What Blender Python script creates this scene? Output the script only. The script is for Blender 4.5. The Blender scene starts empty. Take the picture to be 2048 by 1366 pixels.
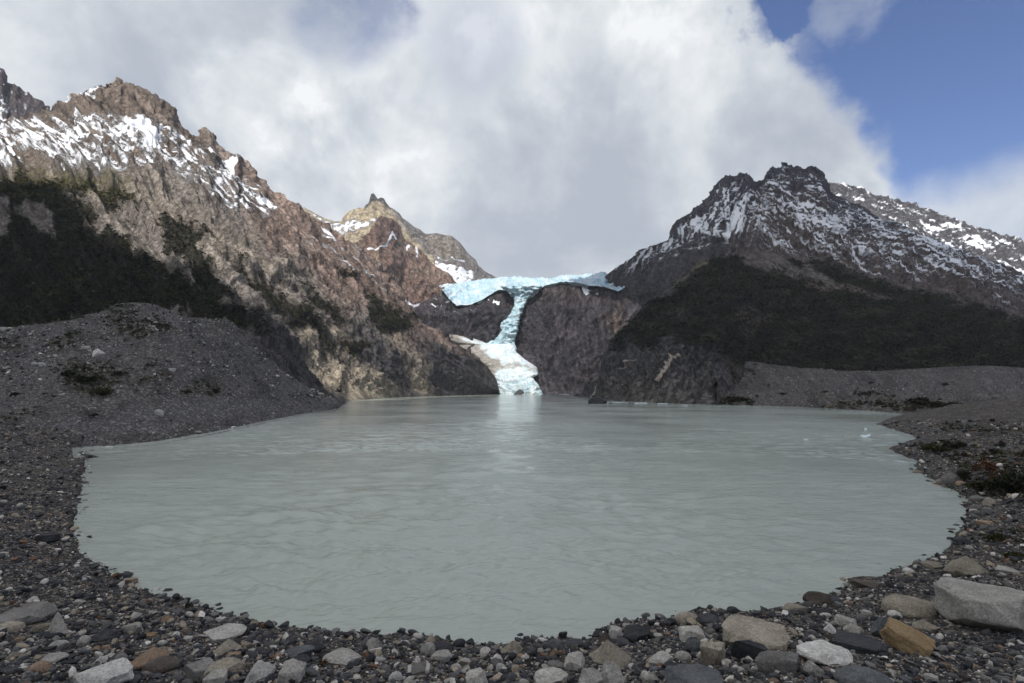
import bpy, math, numpy as np
from mathutils import Vector

# ---------------------------------------------------------------- basics
H, F, CX, CY, HOR = 6.0, 1100.0, 1024.0, 683.0, 781.0
PITCH = math.atan((HOR - CY) / F)
cp, sp = math.cos(PITCH), math.sin(PITCH)
rng = np.random.default_rng(11)
R = math.radians
scene = bpy.context.scene
COL = scene.collection


def rays(px, py):
    u = (np.asarray(px, float) - CX) / F
    v = (CY - np.asarray(py, float)) / F
    return u, cp - v * sp, sp + v * cp


def at(px, py, Y):
    x, y, z = rays(px, py)
    t = Y / y
    return np.stack([x * t, np.broadcast_to(Y, np.shape(x * t)) * 1.0, H + z * t], -1)


def onwater(px, py, z=0.0):
    x, y, zz = rays(px, py)
    t = (z - H) / np.minimum(zz, -1e-4)
    return np.stack([x * t, y * t, np.full(np.shape(t), z)], -1)


def proj(P):
    d = P - np.array([0, 0, H])
    f = d[..., 1] * cp + d[..., 2] * sp
    up = -d[..., 1] * sp + d[..., 2] * cp
    return CX + F * d[..., 0] / f, CY - F * up / f


def sm(a, b, x):
    t = np.clip((x - a) / (b - a), 0, 1)
    return t * t * (3 - 2 * t)


# ---------------------------------------------------------------- noise
_perm = np.random.default_rng(5).permutation(256).astype(np.int32)
_perm = np.concatenate([_perm, _perm, _perm])
_g = np.random.default_rng(6).normal(size=(256, 3)).astype(np.float32)
_g /= np.linalg.norm(_g, axis=1)[:, None]


def perlin(x, y, z):
    x = np.asarray(x, np.float32); y = np.asarray(y, np.float32); z = np.asarray(z, np.float32)
    x, y, z = np.broadcast_arrays(x, y, z)
    xi = np.floor(x); yi = np.floor(y); zi = np.floor(z)
    xf = x - xi; yf = y - yi; zf = z - zi
    xi = xi.astype(np.int32) & 255; yi = yi.astype(np.int32) & 255; zi = zi.astype(np.int32) & 255
    u = xf * xf * xf * (xf * (xf * 6 - 15) + 10)
    v = yf * yf * yf * (yf * (yf * 6 - 15) + 10)
    w = zf * zf * zf * (zf * (zf * 6 - 15) + 10)

    def g(dx, dy, dz):
        h = _perm[_perm[_perm[xi + dx] + yi + dy] + zi + dz]
        gg = _g[h]
        return gg[..., 0] * (xf - dx) + gg[..., 1] * (yf - dy) + gg[..., 2] * (zf - dz)
    a = g(0, 0, 0); b = g(1, 0, 0); a = a + u * (b - a)
    c = g(0, 1, 0); d = g(1, 1, 0); c = c + u * (d - c)
    a = a + v * (c - a)
    e = g(0, 0, 1); f = g(1, 0, 1); e = e + u * (f - e)
    h = g(0, 1, 1); i = g(1, 1, 1); h = h + u * (i - h)
    e = e + v * (h - e)
    return (a + w * (e - a)) * 1.5


def fbm(x, y, z, octv=5, gain=0.5, lac=2.03):
    s = 0; a = 1.0
    for k in range(octv):
        s = s + a * perlin(x + 17.3 * k, y - 9.1 * k, z + 3.7 * k)
        x = x * lac; y = y * lac; z = z * lac; a *= gain
    return s


def ridged(x, y, z, octv=5, gain=0.5, lac=2.07):
    s = 0; a = 1.0; w = 1.0
    for k in range(octv):
        n = 1 - np.abs(perlin(x + 31.7 * k, y + 11.9 * k, z - 5.3 * k)) * 1.6
        n = n * n
        s = s + a * n * w
        w = np.clip(n * 1.4, 0, 1)
        x = x * lac; y = y * lac; z = z * lac; a *= gain
    return s - 0.9


# ---------------------------------------------------------------- mesh helpers
def mesh(name, V, faces, mats=None, smooth=True, attrs=None, parent=None, link=True, mi=None):
    """faces: one int array (n,3|4) or a list of them"""
    if not isinstance(faces, (list, tuple)):
        faces = [faces]
    me = bpy.data.meshes.new(name)
    V = np.asarray(V, np.float32).reshape(-1, 3)
    me.vertices.add(len(V)); me.vertices.foreach_set('co', V.ravel())
    idx = np.concatenate([np.asarray(f, np.int32).ravel() for f in faces])
    cnt = np.concatenate([np.full(len(f), f.shape[1], np.int32) for f in faces])
    me.loops.add(len(idx)); me.loops.foreach_set('vertex_index', idx)
    me.polygons.add(len(cnt))
    me.polygons.foreach_set('loop_start', np.concatenate([[0], np.cumsum(cnt)[:-1]]).astype(np.int32))
    me.polygons.foreach_set('use_smooth', np.full(len(cnt), bool(smooth)))
    if mi is not None:
        me.polygons.foreach_set('material_index', np.asarray(mi, np.int32))
    for k, a in (attrs or {}).items():
        a = np.asarray(a, np.float32)
        if a.ndim == 2:
            at_ = me.attributes.new(k, 'FLOAT_COLOR', 'POINT')
            c = np.ones((len(V), 4), np.float32); c[:, :3] = a[:, :3]
            at_.data.foreach_set('color', c.ravel())
        else:
            at_ = me.attributes.new(k, 'FLOAT', 'POINT')
            at_.data.foreach_set('value', a.ravel())
    me.update(calc_edges=True)
    for m in (mats if isinstance(mats, (list, tuple)) else [mats] if mats else []):
        me.materials.append(m)
    if not link:
        return me
    o = bpy.data.objects.new(name, me); COL.objects.link(o)
    if parent is not None:
        o.parent = parent
    return o


def tag(o, label=None, cat=None, group=None, kind=None):
    if label: o['label'] = label
    if cat: o['category'] = cat
    if group: o['group'] = group
    if kind: o['kind'] = kind
    return o


def empty(name, loc):
    o = bpy.data.objects.new(name, None); COL.objects.link(o); o.location = loc
    o.empty_display_size = 0.2
    return o


def gridfaces(r, c):
    i = np.arange(r * c).reshape(r, c)
    return np.stack([i[:-1, :-1], i[:-1, 1:], i[1:, 1:], i[1:, :-1]], -1).reshape(-1, 4)


def icosphere(sub):
    t = (1 + 5 ** .5) / 2
    v = [(-1, t, 0), (1, t, 0), (-1, -t, 0), (1, -t, 0), (0, -1, t), (0, 1, t), (0, -1, -t), (0, 1, -t), (t, 0, -1), (t, 0, 1), (-t, 0, -1), (-t, 0, 1)]
    f = [(0, 11, 5), (0, 5, 1), (0, 1, 7), (0, 7, 10), (0, 10, 11), (1, 5, 9), (5, 11, 4), (11, 10, 2), (10, 7, 6), (7, 1, 8), (3, 9, 4), (3, 4, 2), (3, 2, 6), (3, 6, 8), (3, 8, 9), (4, 9, 5), (2, 4, 11), (6, 2, 10), (8, 6, 7), (9, 8, 1)]
    v = [np.array(p) / np.linalg.norm(p) for p in v]
    for _ in range(sub):
        cache = {}; nf = []

        def mid(a, b):
            k = (min(a, b), max(a, b))
            if k not in cache:
                m = v[a] + v[b]; v.append(m / np.linalg.norm(m)); cache[k] = len(v) - 1
            return cache[k]
        for a, b, c in f:
            x, y, z = mid(a, b), mid(b, c), mid(c, a)
            nf += [(a, x, z), (b, y, x), (c, z, y), (x, y, z)]
        f = nf
    return np.array(v), np.array(f, np.int32)


ICO = [icosphere(k) for k in range(5)]

# ---------------------------------------------------------------- materials


class NT:
    def __init__(self, tree):
        self.t = tree; self.n = tree.nodes; self.l = tree.links

    def new(self, typ, **kw):
        n = self.n.new(typ)
        for k, v in kw.items():
            setattr(n, k, v)
        return n

    def put(self, sock, v):
        if isinstance(v, bpy.types.NodeSocket):
            self.l.new(v, sock)
        elif v is not None:
            if sock.type == 'RGBA' and not hasattr(v, '__len__'): v = (v, v, v, 1)
            if sock.type == 'RGBA' and len(v) == 3: v = (*v, 1)
            sock.default_value = v

    def math(self, op, a, b=None, c=None, clamp=False):
        n = self.new('ShaderNodeMath', operation=op, use_clamp=clamp)
        for i, v in enumerate((a, b, c)):
            if v is not None: self.put(n.inputs[i], v)
        return n.outputs[0]

    def vmath(self, op, a, b=None, out=0):
        n = self.new('ShaderNodeVectorMath', operation=op)
        self.put(n.inputs[0], a)
        if b is not None:
            self.put(n.inputs['Scale' if op == 'SCALE' else 1], b)
        return n.outputs['Value' if op in ('DOT_PRODUCT', 'LENGTH') else 0]

    def mix(self, f, a, b, blend='MIX'):
        n = self.new('ShaderNodeMix', data_type='RGBA', blend_type=blend)
        self.put(n.inputs[0], f); self.put(n.inputs[6], a); self.put(n.inputs[7], b)
        return n.outputs[2]

    def ramp(self, v, lo, hi, a=0.0, b=1.0):
        n = self.new('ShaderNodeMapRange', interpolation_type='SMOOTHSTEP')
        self.put(n.inputs[0], v)
        for i, x in enumerate((lo, hi, a, b)): n.inputs[1 + i].default_value = x
        return n.outputs[0]

    def noise(self, vec, scale, detail=4, rough=.5, dist=0.0, out='Fac'):
        n = self.new('ShaderNodeTexNoise')
        if vec is not None: self.put(n.inputs['Vector'], vec)
        n.inputs['Scale'].default_value = scale; n.inputs['Detail'].default_value = detail
        n.inputs['Roughness'].default_value = rough; n.inputs['Distortion'].default_value = dist
        return n.outputs[out]

    def voro(self, vec, scale, out='Color', feature='F1', rnd=1.0):
        n = self.new('ShaderNodeTexVoronoi', feature=feature)
        self.put(n.inputs['Vector'], vec); n.inputs['Scale'].default_value = scale
        n.inputs['Randomness'].default_value = rnd
        return n.outputs[out]

    def crampl(self, f, stops, interp='LINEAR'):
        n = self.new('ShaderNodeValToRGB')
        self.put(n.inputs[0], f)
        cr = n.color_ramp; cr.interpolation = interp
        while len(cr.elements) < len(stops): cr.elements.new(0.5)
        for e, (p, c) in zip(cr.elements, stops):
            e.position = p; e.color = (*c, 1)
        return n.outputs[0]

    def attr(self, name, out='Fac'):
        n = self.new('ShaderNodeAttribute', attribute_name=name)
        return n.outputs[out]

    def bump(self, h, strength, dist, normal=None):
        n = self.new('ShaderNodeBump')
        self.put(n.inputs['Height'], h)
        n.inputs['Strength'].default_value = strength; n.inputs['Distance'].default_value = dist
        if normal is not None: self.l.new(normal, n.inputs['Normal'])
        return n.outputs[0]


def mat(name):
    m = bpy.data.materials.new(name); m.use_nodes = True
    t = NT(m.node_tree)
    b = t.n['Principled BSDF']
    return m, t, b


def mat_rock(name, unit, bump=1.0, snowcol=(.86, .88, .92), rough=.95, spec=.15):
    """unit = metres per photo pixel at the layer's distance; tint and snow come from the mesh"""
    m, t, b = mat(name)
    co = t.new('ShaderNodeTexCoord').outputs['Object']
    tint = t.attr('tint', 'Color')
    n1 = t.noise(co, 1 / (9 * unit), 8, .62)
    n2 = t.noise(co, 1 / (2.5 * unit), 5, .65)
    f = t.math('ADD', t.math('MULTIPLY', n1, 1.0), t.math('MULTIPLY', n2, .9))
    f = t.ramp(f, .62, 1.30, .50, 1.50)
    mp = t.new('ShaderNodeMapping'); t.put(mp.inputs[0], co); mp.inputs['Scale'].default_value = (1, 1, .42); mp.inputs['Rotation'].default_value = (.12, .2, 0)
    k1 = t.math('ABSOLUTE', t.math('SUBTRACT', t.noise(mp.outputs[0], 1 / (17 * unit), 6, .58, .5), .5))
    k2 = t.math('ABSOLUTE', t.math('SUBTRACT', t.noise(mp.outputs[0], 1 / (6 * unit), 5, .6, .3), .5))
    cr = t.math('MULTIPLY', t.ramp(k1, 0, .05, .5, 1), t.ramp(k2, 0, .05, .74, 1))
    f = t.math('MULTIPLY', f, t.math('MULTIPLY', cr, 1.5))
    mul = t.vmath('SCALE', tint, f)
    sn = t.math('ADD', t.attr('snow'), t.math('MULTIPLY', t.math('SUBTRACT', n2, .5), .9))
    sn = t.ramp(sn, .42, .62)
    col = t.mix(sn, mul, snowcol)
    t.put(b.inputs['Base Color'], col)
    b.inputs['Roughness'].default_value = rough
    b.inputs['Specular IOR Level'].default_value = spec
    h = t.math('ADD', t.math('MULTIPLY', n1, 1.6), n2)
    h = t.math('ADD', h, t.math('MULTIPLY', cr, .9))
    h = t.math('MULTIPLY', h, t.math('SUBTRACT', 1.0, t.math('MULTIPLY', sn, .8)))
    t.put(b.inputs['Normal'], t.bump(h, bump, 3.5 * unit))
    return m


def mat_ice(name, unit):
    m, t, b = mat(name)
    co = t.new('ShaderNodeTexCoord').outputs['Object']
    n1 = t.noise(co, 1 / (10 * unit), 8, .65, .4)
    n2 = t.noise(co, 1 / (3 * unit), 5, .65)
    tint = t.attr('tint', 'Color')
    f = t.ramp(t.math('ADD', n1, t.math('MULTIPLY', n2, .5)), .55, .95, .78, 1.12)
    t.put(b.inputs['Base Color'], t.vmath('SCALE', tint, f))
    b.inputs['Roughness'].default_value = .6
    b.inputs['Specular IOR Level'].default_value = .3
    t.put(b.inputs['Normal'], t.bump(t.math('ADD', n1, t.math('MULTIPLY', n2, .6)), .8, 4 * unit))
    return m


def mat_stone(name, c1, c2, speck=.25, scale=1.0, rough=.9, veins=None, ring=False):
    m, t, b = mat(name)
    tc = t.new('ShaderNodeTexCoord')
    oi = t.new('ShaderNodeObjectInfo')
    off = t.vmath('SCALE', oi.outputs['Location'], 3.1)
    co = t.vmath('ADD', tc.outputs['Object'], off)
    n1 = t.noise(co, 3.0 * scale, 7, .6, .3)
    n2 = t.noise(co, 22 * scale, 5, .7)
    sp_ = t.noise(co, 60 * scale, 3, .6)
    col = t.mix(t.ramp(n1, .32, .68), c1, c2)
    col = t.vmath('SCALE', col, t.ramp(oi.outputs['Random'], 0, 1, .78, 1.2))
    col = t.vmath('SCALE', col, t.ramp(n2, .3, .7, 1 - speck, 1 + speck))
    col = t.vmath('SCALE', col, t.ramp(sp_, .35, .65, .8, 1.15))
    if veins:
        w = t.new('ShaderNodeTexWave', wave_type='RINGS' if ring else 'BANDS')
        t.put(w.inputs['Vector'], tc.outputs['Object']); w.inputs['Scale'].default_value = 1.6 if ring else 1.1
        w.inputs['Distortion'].default_value = 2.2; w.inputs['Detail'].default_value = 2
        col = t.mix(t.ramp(w.outputs['Fac'], .86, .97), col, veins)
    t.put(b.inputs['Base Color'], col)
    b.inputs['Roughness'].default_value = rough
    b.inputs['Specular IOR Level'].default_value = .25
    h = t.math('ADD', t.math('MULTIPLY', n1, 1.2), t.math('MULTIPLY', n2, .5))
    h = t.math('ADD', h, t.math('MULTIPLY', sp_, .2))
    t.put(b.inputs['Normal'], t.bump(h, .7, .05))
    return m


def mat_tint(name, scale, rough=.95, bump=.5, dist=.02, var=.3):
    m, t, b = mat(name)
    co = t.new('ShaderNodeTexCoord').outputs['Object']
    n = t.noise(co, scale, 6, .65)
    t.put(b.inputs['Base Color'], t.vmath('SCALE', t.attr('tint', 'Color'), t.ramp(n, .3, .7, 1 - var, 1 + var)))
    b.inputs['Roughness'].default_value = rough
    b.inputs['Specular IOR Level'].default_value = .2
    t.put(b.inputs['Normal'], t.bump(n, bump, dist))
    return m


def mat_leaf(name):
    m, t, b = mat(name)
    t.put(b.inputs['Base Color'], t.attr('tint', 'Color'))
    b.inputs['Roughness'].default_value = .75
    b.inputs['Specular IOR Level'].default_value = .2
    return m


# ---------------------------------------------------------------- lake outline (photo pixels -> real outline on the water plane)
SHORE_PX = [(690, 806), (685, 810), (673, 820), (615, 828), (547, 842), (472, 859), (376, 878), (308, 890), (232, 898), (171, 902),
            (167, 905), (190, 911), (196, 914), (172, 917), (168, 930), (170, 941), (163, 952), (167, 960), (164, 984), (150, 998), (154, 1018), (145, 1039), (148, 1058), (150, 1073), (163, 1090), (149, 1105),
            (188, 1124), (239, 1155), (273, 1172), (318, 1187), (376, 1206), (434, 1223), (513, 1244), (540, 1254), (598, 1257), (649, 1268), (700, 1263), (782, 1267),
            (817, 1269), (851, 1273), (902, 1281), (926, 1284), (970, 1291), (998, 1289), (1039, 1279), (1124, 1278), (1169, 1283), (1193, 1278), (1203, 1261), (1227, 1241),
            (1278, 1237), (1312, 1238), (1350, 1230), (1399, 1223), (1495, 1226), (1533, 1219), (1570, 1209), (1604, 1203), (1625, 1188), (1656, 1185), (1707, 1171), (1702, 1157),
            (1758, 1154), (1803, 1138), (1833, 1124), (1888, 1106), (1908, 1079), (1926, 1052), (1929, 1030), (1939, 1020), (1922, 1008), (1936, 1001), (1908, 981), (1871, 962),
            (1840, 947), (1830, 933), (1833, 919), (1792, 906), (1779, 896), (1809, 885), (1840, 875), (1809, 866), (1785, 858), (1755, 848), (1775, 838), (1806, 829), (1758, 825), (1656, 818),
            (1587, 815), (1485, 812), (1382, 809), (1242, 803), (1176, 799), (1152, 791), (1085, 789), (1000, 789), (900, 791), (780, 796), (700, 803)]
LAKE = onwater(*np.array(SHORE_PX, float).T)[:, :2]


def sdist(x, y, poly):
    """signed distance to a closed polygon, positive outside"""
    x = np.asarray(x, np.float32); y = np.asarray(y, np.float32)
    best = np.full(x.shape, 1e12, np.float32); inside = np.zeros(x.shape, bool)
    n = len(poly)
    for i in range(n):
        ax, ay = poly[i]; bx, by = poly[(i + 1) % n]
        dx, dy = bx - ax, by - ay
        t = np.clip(((x - ax) * dx + (y - ay) * dy) / (dx * dx + dy * dy + 1e-9), 0, 1)
        d = (x - ax - t * dx) ** 2 + (y - ay - t * dy) ** 2
        np.minimum(best, d, out=best)
        if ay != by:
            c = ((ay > y) != (by > y)) & (x < (bx - ax) * (y - ay) / (by - ay) + ax)
            inside ^= c
    d = np.sqrt(best)
    return np.where(inside, -d, d)


def shore_z(x, y, detail=True):
    x = np.asarray(x, float); y = np.asarray(y, float)
    d = sdist(x, y, LAKE)
    d = d + 0.28 * fbm(x * .9, y * .9, 0 * x, 3) * sm(60, 10, np.hypot(x, y))
    az = np.degrees(np.arctan2(x, y))
    zmax = np.interp(az, [-180, -100, -60, -43, -34, -20, 0, 25, 36, 43, 60, 100, 180], [9, 9, 6, 3.6, 3.4, 6, 9, 8, 6.2, 5.6, 7, 9, 9])
    s = np.interp(az, [-180, -43, -25, 0, 25, 38, 60, 180], [.42, .30, .36, .42, .40, .30, .38, .42])
    fl = np.where(x < 0, 1 - sm(44, 57, y), 1 - sm(128, 165, y))
    land = sm(-37.9, -38.6, az) * sm(-150, -120, az)
    fl = np.maximum(fl, .42 * land)
    zmax = zmax * (0.06 + .94 * fl)
    up = zmax * (1 - np.exp(-np.maximum(d, 0) * s / zmax))
    big = fbm(x * .06, y * .06, 0 * x + 2, 3)
    up = up * (1 + .22 * big * sm(3, 14, d)) + .5 * fbm(x * .22, y * .22, 0 * x + 4, 4) * sm(1, 10, d)
    if detail:
        up = up + .05 * fbm(x * 2.1, y * 2.1, 0 * x, 3) * sm(-.2, .6, d)
    back = sm(150, 420, np.hypot(x, y)) * sm(0, -60, y) * 40
    dn = np.maximum(d * .30, -3.0)
    z = np.where(d > 0, up + back, dn)
    z = z - (1 - fl) * sm(0, 3, d) * np.where(y > 0, 2.6, 0) * (1 - land)
    return z


# ---------------------------------------------------------------- loft layers
def cols(a, b, dx=1.8):
    p = [np.arange(max(a, -20), min(b, 2068) + dx, dx)]
    if a < -20: p.insert(0, np.linspace(a, -20, max(8, int((-20 - a) / 6)), endpoint=False))
    if b > 2068: p.append(np.linspace(p[-1][-1] + 6, b, max(8, int((b - 2068) / 6))))
    return np.concatenate(p)


def loft(px, curves, rows, sky, blur=5):
    """curves: list of (pypts, Ypts|None): Ypts None = the curve lies on the water plane. Returns P[r,c,3], PX, PY (design coords), row index of the skyline"""
    K = []; PYs = []
    for pyp, Yp in curves:
        a = np.array(pyp, float)
        if Yp == 'world':
            K.append(pyp); PYs.append(None); continue
        py = np.interp(px, a[:, 0], a[:, 1])
        if Yp is None:
            P = onwater(px, py, 0.0); P[:, 2] = -0.6
        else:
            if callable(Yp):
                Y = Yp(px, py)
            else:
                b = np.array(Yp, float)
                Y = np.interp(px, b[:, 0], b[:, 1])
            P = at(px, py, Y)
        K.append(P); PYs.append(py)
    out = []; pyo = []; skyrow = 0
    for k in range(len(K) - 1):
        n = rows[k]
        t = np.linspace(0, 1, n, endpoint=False)[:, None]
        out.append(K[k][None] * (1 - t[..., None]) + K[k + 1][None] * t[..., None])
        pyo.append(PYs[k][None] * (1 - t) + PYs[k + 1][None] * t)
        if k + 1 == sky: skyrow = sum(rows[:k + 1])
    out.append(K[-1][None]); pyo.append(PYs[-1][None])
    P = np.concatenate(out); PY = np.concatenate(pyo)
    for _ in range(blur):
        Q = P.copy()
        Q[1:-1] = (P[:-2] + 2 * P[1:-1] + P[2:]) / 4
        e = skyrow - 4
        P[1:e] = Q[1:e]
    return P, np.broadcast_to(px[None], PY.shape), PY, skyrow


def backcurve(px, sky_py, sky_Y, fac, drop):
    """curve behind the crest: farther by fac and lower by drop (share of the crest's height)"""
    py = np.interp(px, *np.array(sky_py, float).T)
    Y = np.interp(px, *np.array(sky_Y, float).T)
    P = at(px, py, Y)
    z = P[:, 2] * (1 - drop)
    P2 = P * fac; P2[:, 2] = z
    qx, qy = proj(P2)
    return list(zip(px, qy)), list(zip(px, Y * fac))


def normals(P):
    du = np.gradient(P, axis=1); dv = np.gradient(P, axis=0)
    n = np.cross(du, dv)
    n /= np.linalg.norm(n, axis=-1, keepdims=True) + 1e-9
    d = np.array([0, 0, H + 50.0]) - P
    r = max(2, P.shape[0] // 2)
    if np.mean(np.sum(n[:r] * d[:r], -1)) < 0: n = -n
    return n


LAYERS = {}


def build_layer(name, objname, P, PX, PY, disp, unit, material, tint, snow, label, cat='mountain'):
    N = normals(P)
    d = disp(P, PX, PY, N) * unit
    P2 = P + N * d[..., None]
    LAYERS[name] = (P2, PX, PY, normals(P2))
    tv = tint(P2, PX, PY, LAYERS[name][3])
    sv = snow(P2, PX, PY, LAYERS[name][3]) if snow else np.zeros(PX.shape)
    r, c = PX.shape
    o = mesh(objname, P2.reshape(-1, 3), gridfaces(r, c), material, True, {'tint': tv.reshape(-1, 3), 'snow': sv.ravel()})
    tag(o, label, cat, None, 'structure')
    return o


def pmask(PX, PY, poly, soft, wob=0, seed=0.0, wl=40):
    """1 inside the polygon, 0 outside, edge softened over soft px and wobbled"""
    A = np.array(poly, float)
    m = soft + 1.3 * wob
    out = np.zeros(PX.shape)
    k = (PX > A[:, 0].min() - m) & (PX < A[:, 0].max() + m) & (PY > A[:, 1].min() - m) & (PY < A[:, 1].max() + m)
    if not k.any(): return out
    x = X0 = PX[k]; y = Y0_ = PY[k]
    if wob:
        x = X0 + wob * fbm(X0 / wl, Y0_ / wl, 0 * X0 + seed, 4)
        y = Y0_ + wob * fbm(X0 / wl, Y0_ / wl, 0 * X0 + seed + 50, 4)
    out[k] = sm(soft, -soft, sdist(x, y, A))
    return out


def lerp(a, b, t):
    return a + (np.asarray(b, float) - a) * t[..., None]


def streak(PX, PY, k, w, l, seed, octv=4):
    """noise drawn out along lines px = k*py"""
    s = PX - k * PY; q = (PX * k + PY) / math.hypot(1, k)
    return fbm(s / w, q / l, 0 * s + seed, octv)


# ---------------------------------------------------------------- terrain layers
def wy(px, py):
    return onwater(px, py, -0.3)[:, 1]


def interp_y(pts):
    a = np.array(pts, float)
    return lambda px: np.interp(px, a[:, 0], a[:, 1])


def vary(PX, PY, base, amt, wl, seed):
    n = fbm(PX / wl, PY / wl, 0 * PX + seed, 6, .6)
    return base * (1 + amt * n)[..., None]


# ---- left mountain ------------------------------------------------------
SKY_C = [(-500, 250), (-150, 215), (-20, 228), (0, 233), (35, 234), (70, 226), (95, 214), (108, 205), (130, 197), (150, 184), (170, 178), (186, 178), (200, 163), (208, 166), (214, 161), (228, 163), (235, 157), (243, 158), (247, 166),
         (256, 168), (268, 166), (280, 173), (296, 184), (310, 188), (330, 207), (345, 222), (360, 245), (380, 262), (398, 272), (402, 262), (408, 257), (418, 263), (430, 272), (434, 282), (448, 302), (460, 309), (474, 307), (479, 305), (483, 317),
         (500, 325), (508, 335), (520, 350), (530, 362), (536, 375), (560, 388), (585, 400), (608, 415), (640, 440), (660, 457), (682, 469), (700, 482), (716, 490), (745, 510), (770, 535), (800, 580), (822, 628), (850, 648), (884, 665),
         (925, 691), (959, 719), (980, 740), (993, 756), (1001, 787)]
SKY_CY = [(-500, 540), (0, 580), (240, 580), (400, 590), (550, 605), (716, 645), (760, 668), (822, 690), (884, 715), (925, 740), (959, 780), (993, 815), (1001, 835)]
px = cols(-500, 1001)
BASE_C = [(-500, 705), (0, 695), (290, 645), (449, 668), (500, 706), (560, 757), (600, 785), (660, 803), (690, 805.5), (700, 803), (780, 796), (900, 791.5), (1001, 789)]
BASE_CY = interp_y([(-500, 190), (300, 180), (449, 170), (500, 185), (600, 225), (690, 262)])
BEN_C = [(-500, 360), (0, 345), (100, 350), (200, 370), (300, 392), (420, 430), (550, 480), (650, 560), (760, 625), (822, 668), (884, 697), (925, 716), (959, 738), (993, 768), (1001, 788)]
BEN_CY = [(-500, 310), (0, 325), (200, 345), (350, 375), (550, 430), (650, 475), (760, 545), (822, 605), (884, 668), (925, 718), (959, 772), (993, 813), (1001, 834)]
# a low mid line so that the foot of the slope is a little hollow
MID_C = [(-500, 560), (0, 540), (150, 530), (300, 540), (449, 575), (550, 650), (650, 715), (760, 738), (822, 745), (884, 755), (959, 768), (993, 780), (1001, 788.5)]
MID_CY = [(-500, 235), (300, 245), (449, 250), (550, 290), (650, 355), (760, 455), (822, 540), (884, 640), (959, 765), (993, 812), (1001, 834)]
bk, bkY = backcurve(px, SKY_C, SKY_CY, 1.10, .18)
bk2, bk2Y = backcurve(px, SKY_C, SKY_CY, 1.22, .6)
P, PX, PY, sr = loft(px, [(BASE_C, lambda a, b: np.where(a > 690, wy(a, b), BASE_CY(a))), (MID_C, MID_CY), (BEN_C, BEN_CY), (SKY_C, SKY_CY), (bk, bkY), (bk2, bk2Y)], [90, 110, 130, 26, 10], 3)
row = np.arange(P.shape[0])[:, None] * np.ones_like(PX)


def disp_C(P, PX, PY, N):
    q = P * (F / 480.0)
    big = ridged(q[..., 0] / 150, q[..., 1] / 260, q[..., 2] / 230 + 3, 4)
    gul = ridged((PX - .75 * PY) / 46 + .5 * fbm(PX / 90, PY / 90, 0 * PX, 3), (PX + PY) / 260, 0 * PX + 9, 4)
    med = ridged(q[..., 0] / 34, q[..., 1] / 34, q[..., 2] / 60 + 8, 6, .55)
    fine = fbm(q[..., 0] / 7, q[..., 1] / 7, q[..., 2] / 9, 3, .6)
    rib = ridged((PX - .85 * PY) / 15 + .6 * fbm(PX / 40, PY / 40, 0 * PX + 6, 3), (PX + PY) / 85, 0 * PX + 13, 4, .55)
    foot = sm(0, 40, row) * np.where(PX > 690, 1, 1)
    right = sm(560, 700, PX)
    edge = sm(1001, 930, PX)
    d = 7.5 * big + 12.0 * gul * (1 - .3 * right) + 4.2 * rib + 2.4 * med + 1.8 * fine
    # rock ribs and crags in the steep right part and at the summit
    crag = ridged(PX / 20, PY / 46, 0 * PX + 4, 5, .6)
    summit = sm(330, 230, PY) * sm(130, 180, PX) + sm(20, 0, np.abs(row - sr)) * .7
    d = d + 3.0 * crag * right + 5.0 * crag * np.clip(summit, 0, 1)
    smooth = pmask(PX, PY, VEG1, 30)
    d = d * (1 - .45 * smooth)
    return d * foot * (.25 + .75 * edge)


VEG1 = [(-500, 385), (-150, 372), (-20, 366), (40, 350), (80, 362), (120, 374), (200, 377), (255, 385), (287, 407), (250, 412), (180, 397), (130, 402), (195, 425), (240, 452), (280, 475), (320, 505), (360, 545), (420, 592), (500, 640), (536, 676),
        (520, 678), (470, 655), (448, 650), (380, 645), (330, 630), (290, 618), (240, 620), (180, 640), (100, 660), (0, 672), (-500, 690)]
VEG2 = [(322, 452), (345, 430), (380, 462), (425, 476), (392, 492), (405, 520), (440, 560), (482, 600), (528, 650), (540, 680), (480, 640), (420, 585), (370, 540), (330, 500)]
VEG3 = [(466, 512), (505, 548), (565, 602), (625, 640), (668, 690), (742, 688), (738, 700), (690, 702), (640, 692), (595, 662), (545, 625), (500, 580)]
VEG4 = [(738, 598), (782, 608), (824, 645), (822, 658), (780, 664), (748, 645)]
VEG5 = [(686, 538), (722, 548), (716, 558), (690, 550)]
VEG6 = [(600, 560), (640, 600), (700, 650), (690, 660), (630, 620), (600, 580)]
BARE1 = [(40, 420), (85, 415), (112, 455), (110, 475), (60, 470), (35, 440)]
BARE2 = [(165, 412), (230, 425), (300, 470), (345, 515), (380, 548), (365, 556), (300, 520), (235, 470), (180, 440)]
BARE3 = [(-20, 405), (10, 400), (30, 440), (15, 480), (-20, 500)]
BARE4 = [(165, 455), (215, 440), (235, 470), (190, 475)]


def veg_C(PX, PY):
    v = pmask(PX, PY, VEG1, 12, 24, 1.0)
    for p, sd in ((BARE1, 2.), (BARE2, 3.), (BARE3, 4.), (BARE4, 5.)):
        v = v * (1 - pmask(PX, PY, p, 5, 12, sd) * .95)
    for p, sd in ((VEG2, 6.), (VEG3, 7.), (VEG4, 8.), (VEG5, 9.), (VEG6, 3.)):
        v = np.maximum(v, pmask(PX, PY, p, 9, 18, sd) * .95)
    return v


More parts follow.
